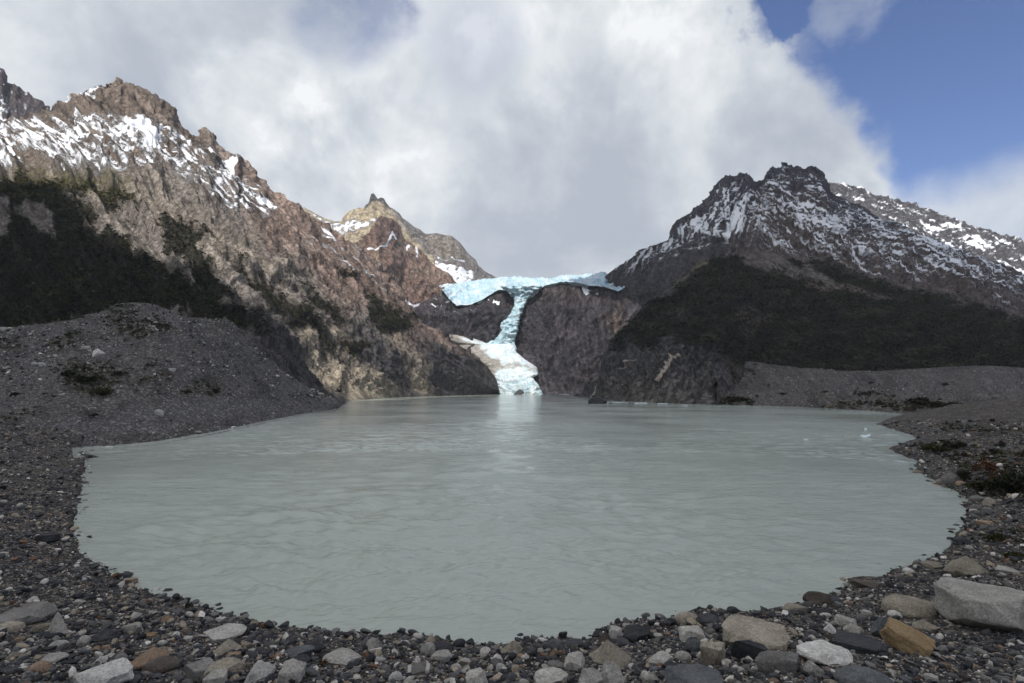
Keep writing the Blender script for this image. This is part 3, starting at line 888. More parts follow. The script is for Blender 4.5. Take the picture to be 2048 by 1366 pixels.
VR = [(1215, 700), (1226, 682), (1262, 642), (1330, 588), (1362, 566), (1392, 548), (1430, 520), (1455, 510), (1480, 510), (1492, 535), (1560, 552), (1590, 560), (1560, 528), (1600, 520), (1640, 520), (1700, 545), (1800, 570), (1900, 597), (2048, 640), (2700, 735), (2700, 780), (1500, 780), (1440, 720), (1425, 692), (1380, 694), (1330, 684), (1300, 700), (1260, 690), (1235, 705)]
BR1 = [(1488, 506), (1560, 515), (1640, 545), (1700, 585), (1640, 575), (1580, 553), (1510, 535)]
BR2 = [(1590, 560), (1690, 575), (1760, 585), (1805, 606), (1770, 607), (1690, 592), (1620, 580)]
BR3 = [(1320, 628), (1360, 622), (1380, 632), (1350, 642), (1315, 640)]
BR4 = [(1470, 620), (1510, 615), (1525, 650), (1500, 690), (1475, 660)]


def veg_E(X, Y):
    v = pmask(X, Y, VR, 12, 15, 1.0)
    for p, a, sd in ((BR1, .95, 2.), (BR2, .75, 3.), (BR3, .5, 4.), (BR4, .3, 5.)):
        v = v * (1 - pmask(X, Y, p, 8, 12, sd) * a)
    v = np.maximum(v, pmask(X, Y, [(1355, 700), (1390, 690), (1430, 715), (1440, 735), (1400, 745), (1365, 730)], 8, 12, 7.) * .7 * sm(-.2, .3, fbm(X / 10, Y / 10, 0 * X, 3)))
    return v


def disp_E(P, X, Y, N):
    q = P * (F / 750.0)
    right = sm(1440, 1560, X)
    k = fbm(X / 120, Y / 120, 0 * X + 3, 3)
    big = ridged(X / 150 - .5 * Y / 150, Y / 150, 0 * X + 4.5, 4)
    gl = ridged((X + .55 * Y) / 34 + .5 * k, Y / 90, 0 * X + 2, 5, .55)
    gr = ridged((X - 1.6 * Y) / 60 + .5 * k, X / 160, 0 * X + 8, 5, .55)
    med = ridged(X / 22, Y / 22, 0 * X + 6, 5, .6)
    fine = fbm(X / 5, Y / 5, 0 * X, 3, .6)
    dU = 9 * big + 8 * (gl * (1 - right) + gr * right) + 6 * med + 2.4 * fine
    crest = sm(70, 10, Y - np.interp(X, *np.array(SKY_E, float).T)) * sm(1330, 1400, X) * sm(1720, 1650, X)
    dU = dU + crest * 9 * ridged(X / 16, Y / 34, 0 * X + 1, 5, .6)
    blf = pmask(X, Y, BLUFF, 14)
    dL = 2.5 * fbm(X / 50, Y / 50, 0 * X, 4) + blf * (6 * ridged(X / 46 + .5 * Y / 46, Y / 40, 0 * X + 3, 5, .55) + 2 * med)
    d = dL * (1 - up_e) + dU * up_e
    d = d * (.6 + .4 * sm(0, 16, np.abs(rowe - sre)))
    return d * sm(0, 26, rowe)


def tint_E(P, X, Y, N):
    n = fbm(X / 60, Y / 60, 0 * X + 3, 5, .6)
    rock = np.array([.075, .068, .074]); brown = np.array([.125, .100, .085]); blf = np.array([.085, .080, .080]); veg = np.array([.011, .012, .008])
    dsky = Y - np.interp(X, *np.array(SKY_E, float).T)
    c = lerp(np.broadcast_to(rock, X.shape + (3,)), brown, sm(440, 500, Y + 30 * n) * sm(1420, 1520, X) * .9)
    c = lerp(c, np.array([.13, .105, .09]), pmask(X, Y, [(1540, 400), (1640, 430), (1800, 500), (1950, 560), (2048, 600), (2048, 640), (1800, 570), (1600, 520), (1480, 500), (1500, 440)], 30, 20, 2.) * .6)
    c = lerp(c, blf, (1 - up_e) * pmask(X, Y, BLUFF, 20))
    c = lerp(c, np.array([.15, .135, .125]), pmask(X, Y, BR1, 8, 10, 2.) * .7)
    c = lerp(c, np.array([.12, .10, .085]), pmask(X, Y, BR2, 10, 10, 3.) * .7)
    c = lerp(c, np.array([.115, .103, .094]), (1 - up_e) * sm(742, 782, Y + 14 * n + .08 * (1300 - X)) * .9 * sm(1180, 1240, X))
    k = (1 - sm(1440, 1560, X))
    st = streak(X, Y, -.55, 9, 60, 4.) * k + streak(X, Y, 1.7, 14, 90, 4.) * (1 - k)
    c = c * np.clip(1 + .55 * st + .5 * fbm(X / 8, Y / 8, 0 * X + 2, 5, .65), .25, 2.2)[..., None]
    c = lerp(c, np.array([.20, .165, .09]), sm(7, 1, np.abs(Y - np.interp(X, *np.array(FC, float).T) - 4)) * sm(1330, 1380, X) * sm(1470, 1400, X) * .8)
    hill = sm(1700, 1850, X) * sm(620, 580, Y - .12 * (X - 1800))
    vg = lerp(np.broadcast_to(veg, X.shape + (3,)), np.array([.035, .032, .017]), sm(-.1, .5, fbm(X / 60, Y / 20, 0 * X + 9, 4)))
    c = c + (vg - c) * (veg_E(X, Y) * .93)[..., None]
    return np.clip(c, .006, .8)


def snow_E(P, X, Y, N):
    dsky = Y - np.interp(X, *np.array(SKY_E, float).T)
    right = sm(1440, 1560, X)
    b = fbm(X / 9, Y / 4.5, 0 * X + 5, 5, .65)
    a = (streak(X, Y, -.5, 7, 34, 3., 5) * (1 - right) + streak(X, Y, 1.9, 6.5, 120, 6., 5) * right)
    ledge = fbm((X + 2.0 * Y) / 70, (Y + .25 * X) / 4.5, 0 * X + 7, 3)
    low = np.interp(X, [1200, 1300, 1400, 1480, 1600, 1750, 1900, 2048, 2300, 2700], [595, 580, 555, 530, 545, 585, 618, 638, 690, 770])
    z = sm(20, -80, Y - low + 14 * b) * (1 - .6 * sm(40, 5, dsky) * sm(1300, 1420, X) * sm(1720, 1660, X))
    strip = sm(1250, 1330, X) * sm(1500, 1420, X) * sm(475, 500, Y)
    s = z * (.43 + .72 * a * (1 - .5 * strip) + .30 * b + .25 * fbm(X / 60, Y / 40, 0 * X + 21, 3) + .34 * ledge * strip)
    for poly, m in (([(1470, 430), (1490, 425), (1492, 450), (1484, 478), (1460, 486), (1430, 488), (1420, 480), (1455, 470)], .3), ([(1415, 455), (1440, 470), (1420, 482), (1345, 470), (1360, 455)], .22), ([(1640, 400), (1690, 410), (1800, 465), (1930, 520), (1900, 520), (1770, 470)], .2),
                    ([(1620, 445), (1680, 450), (1670, 475), (1620, 470)], .22), ([(1460, 385), (1475, 390), (1500, 415), (1490, 415)], .3), ([(1415, 370), (1440, 380), (1460, 400), (1440, 395)], .2), ([(1562, 330), (1577, 330), (1566, 338), (1558, 340)], .6)):
        s = s + pmask(X, Y, poly, 8, 5, 2.) * m
    return s * sm(sre + 14, sre + 4, rowe) * sm(RFC - 6, RFC + 4, rowe) * (1 - veg_E(X, Y) * .6)


UE = 650 / F
build_layer('E', 'snowy_mountain', P, PX, PY, disp_E, UE, mat_rock('right_mountain_rock', UE), tint_E, snow_E, 'dark snow-streaked mountain with twin crags and a forested spur right of the lake')

# ---- far hazy ridge ------------------------------------------------------
SKY_R = [(1560, 420), (1640, 378), (1659, 368), (1672, 364), (1685, 366), (1700, 371), (1716, 372), (1735, 378), (1750, 388), (1764, 390), (1778, 397), (1788, 398), (1795, 394), (1803, 400), (1820, 403), (1834, 410), (1860, 417), (1880, 428), (1895, 432), (1915, 440), (1939, 449), (1960, 453), (1983, 460), (2005, 468), (2027, 473), (2048, 480), (2300, 545), (2700, 630)]
SKY_RY = [(1560, 1650), (2700, 1550)]
px = cols(1560, 2700)
b0, b0Y = backcurve(px, SKY_R, SKY_RY, 1.1, .25)
P, PX, PY, srr = loft(px, [([(1560, 640), (2700, 760)], [(1560, 1150), (2700, 1100)]), (SKY_R, SKY_RY), (b0, b0Y)], [110, 14], 1, 2)
rowr = np.arange(P.shape[0])[:, None] * np.ones_like(PX)


def snow_R(P, X, Y, N):
    a = streak(X, Y, 1.8, 16, 70, 3.); b = fbm(X / 9, Y / 6, 0 * X + 2, 4)
    s = .36 + .5 * a + .40 * b
    s = s + .45 * pmask(X, Y, [(1840, 458), (1900, 456), (1925, 445), (1915, 468), (1860, 470)], 5, 4, 2.) + .45 * pmask(X, Y, [(1905, 484), (1960, 482), (1985, 495), (1990, 508), (1940, 502)], 5, 4, 3.) + .3 * pmask(X, Y, [(1672, 362), (1700, 370), (1690, 374)], 4)
    return s


build_layer('R', 'distant_ridge', P, PX, PY, lambda P, X, Y, N: (5 * ridged(X / 50 - .8 * Y / 50, Y / 60, 0 * X + 2, 5) + 3.5 * ridged(X / 15, Y / 20, 0 * X + 7, 4, .6) + 1.2 * fbm(X / 5, Y / 6, 0 * X, 3)) * sm(0, 12, rowr), 1450 / F,
            mat_rock('far_ridge_rock', 1.3), lambda P, X, Y, N: vary(X, Y, np.array([.10, .092, .094]), .35, 14, 4), snow_R, 'hazy snow-dusted ridge falling to the right behind the crags')

# ---- left moraine ---------------------------------------------------------
px = cols(-500, 690)
GC0 = [(-500, 906), (160, 904), (171, 902.5), (232, 898.5), (308, 890.5), (376, 878.5), (472, 859.5), (547, 842.5), (615, 828.5), (673, 820), (690, 808)]
GC1 = [(-500, 850), (0, 848), (120, 858), (170, 872), (232, 874), (300, 862), (400, 846), (500, 828), (600, 813), (670, 806), (690, 805.5)]
GC2 = [(-500, 800), (0, 795), (150, 800), (300, 790), (375, 770), (420, 765), (500, 775), (600, 795), (670, 805), (690, 805)]
GC3 = [(-500, 735), (0, 738), (60, 730), (100, 718), (150, 708), (200, 698), (240, 684), (264, 671), (285, 664), (300, 659), (332, 652), (347, 642), (361, 637), (391, 637), (420, 642), (440, 641), (449, 629), (470, 648), (500, 684), (540, 716), (570, 742), (600, 765), (640, 787), (670, 801), (690, 804.5)]
GC4 = [(-500, 740), (0, 742), (150, 715), (264, 684), (300, 672), (361, 650), (449, 640), (500, 692), (600, 772), (690, 805)]
GC5 = [(-500, 655), (0, 657), (55, 650), (100, 646), (150, 639), (165, 630), (190, 626), (210, 621), (230, 608), (245, 606), (270, 604), (290, 606), (315, 610), (340, 620), (365, 634), (400, 641), (449, 640), (500, 695), (600, 775), (690, 805.5)]
W0 = lambda a, b: np.where(a > 160, wy(a, b), wy(np.array([160.0]), np.array([904.0]))[0])
Y0 = W0(px, np.interp(px, *np.array(GC0, float).T))
f = interp_y
def ymul(pts): return list(zip(px, Y0 * f(pts)(px)))
YG1 = ymul([(-500, 1.1), (600, 1.08), (690, 1.01)])
YG2 = ymul([(-500, 1.35), (450, 1.3), (600, 1.15), (690, 1.02)])
YG3 = ymul([(-500, 1.8), (264, 1.75), (450, 1.62), (600, 1.35), (690, 1.03)])
YG4 = ymul([(-500, 1.95), (264, 1.9), (450, 1.75), (600, 1.4), (690, 1.04)])
YG5 = ymul([(-500, 2.5), (264, 2.3), (380, 2.05), (450, 1.85), (600, 1.45), (690, 1.05)])
b0, b0Y = backcurve(px, GC5, YG5, 1.06, .3)
b1, b1Y = backcurve(px, GC5, YG5, 1.25, .7)
P, PX, PY, srg = loft(px, [(GC0, W0), (GC1, YG1), (GC2, YG2), (GC3, YG3), (GC4, YG4), (GC5, YG5), (b0, b0Y), (b1, b1Y)], [36, 44, 60, 12, 60, 8, 5], 5, 3)
rowg = np.arange(P.shape[0])[:, None] * np.ones_like(PX)
PATCH_L = [([(105, 742), (150, 730), (225, 736), (245, 765), (215, 790), (150, 788), (115, 770)], .9), ([(225, 610), (262, 606), (280, 640), (255, 665), (215, 645)], .55), ([(250, 650), (330, 640), (345, 655), (265, 688), (230, 680)], .8),
           ([(370, 760), (440, 752), (452, 785), (420, 795), (365, 785)], .5), ([(0, 680), (40, 685), (30, 705), (0, 705)], .7), ([(90, 690), (160, 660), (170, 690), (110, 705)], .55), ([(0, 835), (60, 825), (110, 815), (90, 830), (20, 850)], .6), ([(240, 755), (300, 740), (360, 745), (330, 775), (260, 790)], .4)]


def moraine_tint(P, X, Y, N, patches, base, seed):
    n = fbm(X / 50, Y / 30, 0 * X + seed, 5, .6)
    c = lerp(np.broadcast_to(base, X.shape + (3,)), base * .72, sm(-.1, .5, n))
    c = lerp(c, np.array([.125, .115, .105]), sm(.1, .6, fbm(X / 40, Y / 16, 0 * X + seed + 4, 4)) * .6)
    c = c * (1 + .35 * fbm(X / 5, Y / 4, 0 * X + seed, 4, .7) + .3 * streak(X, Y, 1.1, 9, 80, seed) * sm(380, 470, X))[..., None]
    if seed == 3.0:
        c = lerp(c, np.array([.125, .120, .120]) * np.ones_like(c), pmask(X, Y, [(-60, 868), (60, 850), (200, 835), (330, 812), (420, 790), (520, 800), (600, 812), (520, 828), (400, 842), (300, 856), (200, 866), (60, 880)], 10, 8, 3.) * .55)
    for p, a in patches:
        m = pmask(X, Y, p, 7, 12, 2.) * sm(-.35, .25, fbm(X / 13, Y / 8, 0 * X + 6, 4)) * a
        c = lerp(c, np.array([.030, .030, .013]), m)
    return np.clip(c, .012, .6)


def mat_moraine(name, unit, base_scale):
    m, t, b = mat(name)
    co = t.new('ShaderNodeTexCoord').outputs['Object']
    tint = t.attr('tint', 'Color')
    v1 = t.voro(co, 1 / (3.0 * unit)); v2 = t.voro(co, 1 / (1.4 * unit))
    g1 = t.new('ShaderNodeSeparateColor'); t.put(g1.inputs[0], v1)
    g2 = t.new('ShaderNodeSeparateColor'); t.put(g2.inputs[0], v2)
    s1 = t.math('POWER', g1.outputs[0], 5.0); s2 = t.math('POWER', g2.outputs[1], 3.0)
    f = t.math('ADD', t.math('MULTIPLY', s1, 1.6), t.math('MULTIPLY', s2, .9))
    f = t.math('ADD', f, .60)
    t.put(b.inputs['Base Color'], t.vmath('SCALE', tint, f))
    b.inputs['Roughness'].default_value = .95; b.inputs['Specular IOR Level'].default_value = .15
    h = t.math('ADD', g1.outputs[2], t.math('MULTIPLY', g2.outputs[2], .6))
    n = t.noise(co, 1 / (12 * unit), 6, .6)
    t.put(b.inputs['Normal'], t.bump(t.math('ADD', h, t.math('MULTIPLY', n, 2.0)), .7, unit * 1.2))
    return m


def disp_G(P, X, Y, N):
    d = 3.0 * fbm(X / 70, Y / 40, 0 * X + 2, 4) + 4.6 * ridged((X - 1.1 * Y) / 26, (X + Y) / 130, 0 * X + 6, 4) * sm(330, 450, X) + 2.6 * ridged(X / 60, Y / 30, 0 * X + 4, 4) * sm(420, 300, X) + 1.3 * fbm(X / 14, Y / 9, 0 * X + 4, 4) + .9 * fbm(X / 4, Y / 3.5, 0 * X + 8, 3)
    return d * sm(0, 14, rowg) * (.35 + .65 * sm(0, 8, np.abs(rowg - srg))) * (.25 + .75 * sm(690, 560, X))


build_layer('G', 'moraine', P, PX, PY, disp_G, 110 / F, mat_moraine('moraine_gravel', .1, 1), lambda P, X, Y, N: moraine_tint(P, X, Y, N, PATCH_L, np.array([.104, .097, .094]), 3.0), None,
            'grey stony moraine with scrubby dark patches along the left shore', 'moraine')

# ---- right moraine ---------------------------------------------------------
px = cols(1372, 2700)
MC0 = [(1372, 809.5), (1485, 812.5), (1587, 815.5), (1656, 818.5), (1758, 825.5), (1806, 830), (2700, 832)]
MC1 = [(1372, 803), (1450, 797), (1500, 802), (1540, 806), (1600, 797), (1650, 787), (1710, 790), (1735, 800), (1806, 803), (1900, 795), (2048, 792), (2700, 800)]
MC2 = [(1372, 780), (1450, 765), (1550, 772), (1650, 768), (1750, 776), (1806, 778), (1950, 768), (2048, 772), (2700, 780)]
MC3 = [(1372, 700), (1400, 704), (1423, 711), (1450, 714), (1502, 723), (1540, 728), (1587, 733), (1640, 735), (1665, 737), (1710, 740), (1751, 742), (1800, 739), (1861, 736), (1900, 733), (1946, 731), (1990, 732), (2048, 736), (2300, 740), (2700, 745)]
W1 = lambda a, b: wy(a, b)
Y0 = W1(px, np.interp(px, *np.array(MC0, float).T))
YM1 = ymul([(1372, 1.08), (2700, 1.12)]); YM2 = ymul([(1372, 1.25), (1806, 1.6), (2700, 1.6)]); YM3 = ymul([(1372, 1.36), (1500, 1.55), (1806, 2.3), (2700, 2.3)])
b0, b0Y = backcurve(px, MC3, YM3, 1.05, .4)
b1, b1Y = backcurve(px, MC3, YM3, 1.3, 1.1)
P, PX, PY, srm = loft(px, [(MC0, W1), (MC1, YM1), (MC2, YM2), (MC3, YM3), (b0, b0Y), (b1, b1Y)], [34, 50, 60, 8, 5], 3, 3)
rowm = np.arange(P.shape[0])[:, None] * np.ones_like(PX)
PATCH_R = [([(1425, 740), (1505, 735), (1510, 745), (1440, 755)], .9), ([(1735, 805), (1850, 800), (1950, 812), (1930, 822), (1790, 822)], 1.0), ([(1430, 795), (1510, 795), (1500, 806), (1440, 806)], .85), ([(1710, 785), (1760, 788), (1750, 796), (1712, 796)], .7), ([(1390, 735), (1440, 735), (1430, 770), (1395, 765)], .6), ([(1640, 805), (1730, 808), (1720, 818), (1650, 816)], .6)]


def disp_M(P, X, Y, N):
    d = 2.6 * fbm(X / 80, Y / 24, 0 * X + 2, 4) + 2.2 * ridged(X / 60, Y / 16, 0 * X + 5, 4) + 1.0 * fbm(X / 14, Y / 6, 0 * X + 4, 4) + .6 * fbm(X / 4, Y / 3, 0 * X + 8, 3)
    return d * sm(0, 12, rowm) * (.3 + .7 * sm(0, 10, np.abs(rowm - srm))) * (.2 + .8 * sm(1372, 1440, X))


build_layer('M', 'moraine', P, PX, PY, disp_M, 190 / F, mat_moraine('far_moraine_gravel', .17, 1), lambda P, X, Y, N: moraine_tint(P, X, Y, N, PATCH_R, np.array([.092, .083, .078]), 7.0), None,
            'low grey gravel moraine below the dark forest on the right shore', 'moraine')

# ---------------------------------------------------------------- shore ground
AZ = np.concatenate([np.arange(-180, -54, 2.0), np.arange(-54, 54, .085), np.arange(54, 180.1, 2.0)])
RR = [3.0]
while RR[-1] < 250: RR.append(RR[-1] * 1.0115)
while RR[-1] < 1800: RR.append(RR[-1] * 1.07)
RR = np.array([0.3, 1.0, 2.0] + RR)
LR = np.log(RR)
ax_, rx_ = np.meshgrid(np.radians(AZ), RR)
GX = rx_ * np.sin(ax_); GY = rx_ * np.cos(ax_)
GZ = shore_z(GX, GY)


def gz(x, y):
    """ground height by interpolation in the polar grid"""
    a = np.degrees(np.arctan2(x, y)); lr = np.log(np.maximum(np.hypot(x, y), .31))
    i = np.clip(np.searchsorted(LR, lr) - 1, 0, len(LR) - 2); j = np.clip(np.searchsorted(AZ, a) - 1, 0, len(AZ) - 2)
    u = np.clip((lr - LR[i]) / (LR[i + 1] - LR[i]), 0, 1); v = np.clip((a - AZ[j]) / (AZ[j + 1] - AZ[j]), 0, 1)
    return (GZ[i, j] * (1 - u) + GZ[i + 1, j] * u) * (1 - v) + (GZ[i, j + 1] * (1 - u) + GZ[i + 1, j + 1] * u) * v


def hit(px, py):
    """where the sight line through a photo pixel first meets the shore ground"""
    px = np.atleast_1d(np.asarray(px, float)); py = np.atleast_1d(np.asarray(py, float))
    x, y, z = rays(px, py)
    hl = np.hypot(x, y)
    rs = np.exp(np.linspace(math.log(4.0), math.log(170.0), 260))
    prev = np.ones(px.shape) * 5; out = np.full(px.shape + (3,), np.nan); done = np.zeros(px.shape, bool); pr = rs[0]
    for r in rs:
        t = r / hl
        g = H + z * t - gz(x * t, y * t)
        new = (g <= 0) & ~done
        if new.any():
            fr_ = prev[new] / (prev[new] - g[new] + 1e-9)
            rr = pr + (r - pr) * fr_
            tt = rr / hl[new]
            out[new] = np.stack([x[new] * tt, y[new] * tt, H + z[new] * tt], -1)
            done |= new
        prev = g; pr = r
    return out


qx, qy = proj(np.stack([GX, GY, GZ], -1))
front = GY > 2
qx = np.where(front, qx, -9999); qy = np.where(front, qy, -9999)
PATCH_A = [([(1828, 893), (1870, 880), (1960, 888), (1945, 905), (1850, 906)], .9), ([(1935, 965), (2000, 935), (2100, 925), (2100, 1005), (1990, 998), (1950, 988)], 1.0), ([(1890, 918), (1960, 905), (2100, 900), (2100, 935), (1930, 948)], .75),
           ([(1955, 1068), (2100, 1048), (2100, 1092), (1965, 1086)], .6), ([(1995, 1108), (2100, 1098), (2100, 1130), (2010, 1125)], .7), ([(1880, 840), (2000, 850), (2100, 845), (2100, 870), (1900, 862)], .5)]
n1 = fbm(GX * .5, GY * .5, 0 * GX, 5, .6)
c = lerp(np.broadcast_to(np.array([.060, .058, .057]), GX.shape + (3,)), np.array([.098, .091, .085]), sm(-.3, .5, n1))
for p_, a_ in PATCH_A:
    m_ = pmask(qx, qy, p_, 6, 10, 2.) * sm(-.4, .2, fbm(GX * .8, GY * .8, 0 * GX + 5, 4)) * a_
    c = lerp(c, np.array([.028, .027, .012]), m_)
dist = sdist(GX, GY, LAKE)
c = c * (1 - .4 * sm(.5, .0, dist))[..., None]
M_G, t, b = mat('shore_gravel')
co = t.new('ShaderNodeTexCoord').outputs['Object']
wob = t.vmath('ADD', co, t.vmath('SCALE', t.noise(co, 6, 3, out='Color'), .05))
g1 = t.new('ShaderNodeSeparateColor'); t.put(g1.inputs[0], t.voro(wob, 11))
g2 = t.new('ShaderNodeSeparateColor'); t.put(g2.inputs[0], t.voro(wob, 26))
d1 = t.voro(wob, 11, 'Distance'); d2 = t.voro(wob, 26, 'Distance')
stops = [(0, (.30, .31, .34)), (.42, (.5, .5, .52)), (.62, (1.1, 1.05, 1.0)), (.80, (2.0, 1.85, 1.65)), (.90, (4.2, 4.0, 3.7)), (.97, (3.0, 2.3, 1.6)), (1.0, (5.5, 5.3, 5.0))]
k1 = t.crampl(g1.outputs[0], stops); k2 = t.crampl(g2.outputs[0], stops)
pick = t.ramp(t.noise(co, 3, 4), .45, .55)
k = t.mix(pick, k1, k2)
t.put(b.inputs['Base Color'], t.mix(1.0, t.attr('tint', 'Color'), k, 'MULTIPLY'))
b.inputs['Roughness'].default_value = .9; b.inputs['Specular IOR Level'].default_value = .2
hh = t.math('ADD', t.math('MULTIPLY', d1, -1.0), t.math('MULTIPLY', d2, -.5))
t.put(b.inputs['Normal'], t.bump(hh, .9, .06))
# lay the grid out as one sheet
FACES = gridfaces(*GX.shape)
o = mesh('ground', np.stack([GX, GY, GZ], -1).reshape(-1, 3), FACES, M_G, True, {'tint': c.reshape(-1, 3)})
tag(o, 'dark gravel shore that curves round the near end of the lake', 'shore', None, 'structure')

# ---------------------------------------------------------------- lake
dep = np.concatenate([np.linspace(34, 6, 330), np.linspace(6, .22, 260)[1:]])
lr = H / np.tan(np.radians(dep))
la = np.radians(np.arange(-60, 60.01, .095))
A_, R_ = np.meshgrid(la, lr)
LX = R_ * np.sin(A_); LY = R_ * np.cos(A_)
dr = np.gradient(lr)[:, None]
gust = fbm(LX / 30, LY / 60, 0 * LX + 3, 4)
z = np.zeros(LX.shape)
for lam, amp, an, sd in ((8.0, .09, 3.4, 5.), (3.0, .10, 2.8, 1.), (1.3, .115, 2.2, 2.), (.55, .085, 1.9, 3.), (.26, .045, 1.6, 4.)):
    w = sm(lam / 1.3, lam / 3.2, dr)
    sk = LX * {5.: .05, 1.: .14, 2.: -.16, 3.: .3, 4.: -.35}[sd]
    n = perlin(LX / (lam * an) + .3 * gust, (LY + sk) / lam, 0 * LX + sd)
    z = z + w * amp * n * np.clip(1 + .9 * gust, .25, 2)
dl = sdist(LX, LY, LAKE)
z = z * (.25 + .75 * sm(.2, -2.0, dl))
ML, t, b = mat('glacial_water')
co = t.new('ShaderNodeTexCoord').outputs['Object']
mp = t.new('ShaderNodeMapping'); t.put(mp.inputs[0], co); mp.inputs['Scale'].default_value = (.45, 1, 1)
gn = t.noise(co, .03, 4, .5)
colw = t.mix(t.ramp(gn, .35, .65), (.41, .455, .40), (.455, .50, .445))
t.put(b.inputs['Base Color'], colw)
b.inputs['Specular IOR Level'].default_value = .48; b.inputs['Roughness'].default_value = .08; b.inputs['IOR'].default_value = 1.33
mp2 = t.new('ShaderNodeMapping'); t.put(mp2.inputs[0], co); mp2.inputs['Scale'].default_value = (.3, 1, 1); mp2.inputs['Rotation'].default_value = (0, 0, .25)
h1 = t.noise(mp.outputs[0], 7.5, 6, .68); h2 = t.noise(mp2.outputs[0], 1.1, 5, .6)
hs = t.math('ADD', t.math('MULTIPLY', h1, .16), t.math('MULTIPLY', h2, .45))
hs = t.math('MULTIPLY', hs, t.ramp(gn, .35, .65, .35, 1.5))
t.put(b.inputs['Normal'], t.bump(hs, 1.0, .4))
o = mesh('lake', np.stack([LX, LY, z], -1).reshape(-1, 3), gridfaces(*LX.shape), ML, True)
tag(o, 'milky grey-green glacial lake with small wind ripples', 'lake', None, 'structure')

# ---------------------------------------------------------------- stones
PAL = {'dark': ((.040, .041, .045), (.068, .067, .071)), 'grey': ((.14, .134, .125), (.21, .20, .185)), 'pale': ((.33, .312, .28), (.45, .43, .388)), 'white': ((.44, .425, .392), (.57, .55, .51)),
       'beige': ((.235, .205, .16), (.34, .30, .24)), 'tan': ((.24, .165, .11), (.32, .235, .165)), 'ochre': ((.23, .155, .08), (.31, .225, .125)), 'rust': ((.17, .075, .04), (.23, .11, .06)), 'blue': ((.075, .080, .085), (.125, .13, .132)), 'granite': ((.25, .238, .212), (.335, .32, .29)), 'brown': ((.075, .060, .052), (.125, .105, .09))}
SM = {k: mat_stone('stone_' + k, v[0], v[1], .3 if k in ('pale', 'white', 'beige', 'grey', 'granite') else .22) for k, v in PAL.items()}
SM['banded'] = mat_stone('stone_banded', (.06, .05, .045), (.10, .085, .075), .2, veins=(.38, .36, .32), ring=True)
SM['veined'] = mat_stone('stone_veined', (.13, .125, .11), (.19, .18, .16), .2, veins=(.45, .43, .40))


def rockverts(seed, sub, style):
    r = np.random.default_rng(seed)
    V, Fc = ICO[sub]; V = V.copy()
    if style == 'r': n, lo, hi = 5, .70, .92
    elif style == 'f': n, lo, hi = 9, .48, .8
    else: n, lo, hi = 11, .42, .78
    D = list(r.normal(size=(n, 3))); Hh = list(r.uniform(lo, hi, n))
    if style == 'w':
        a0 = r.uniform(0, 6)
        for q in range(4):
            a = a0 + q * math.pi / 2 + r.uniform(-.3, .3)
            D.append(np.array([math.cos(a), math.sin(a), .75])); Hh.append(r.uniform(.26, .42))
    if style == 'b':
        a0 = r.uniform(-.3, .3)
        for q in range(4):
            a = a0 + q * math.pi / 2
            D.append(np.array([math.cos(a), math.sin(a), r.uniform(-.15, .25)])); Hh.append(r.uniform(.5, .62))
        D.append(np.array([r.uniform(-.2, .2), r.uniform(-.35, 0), 1])); Hh.append(.45)
    if style == 'f':
        D.append(np.array([r.uniform(-.25, .25), r.uniform(-.25, .1), 1])); Hh.append(.4)
    for d, h in zip(D, Hh):
        d = d / np.linalg.norm(d)
        s = V @ d
        V = V - np.maximum(s - h, 0)[:, None] * d * .96
    if sub >= 3:
        o_ = r.uniform(0, 50)
        amp = .05 if style == 'r' else .075
        V = V * (1 + amp * fbm(V[:, 0] * 2.2 + o_, V[:, 1] * 2.2, V[:, 2] * 2.2, 5, .55))[:, None]
    lo_, hi_ = V.min(0), V.max(0)
    return (V - (lo_ + hi_) / 2) / (hi_ - lo_), Fc


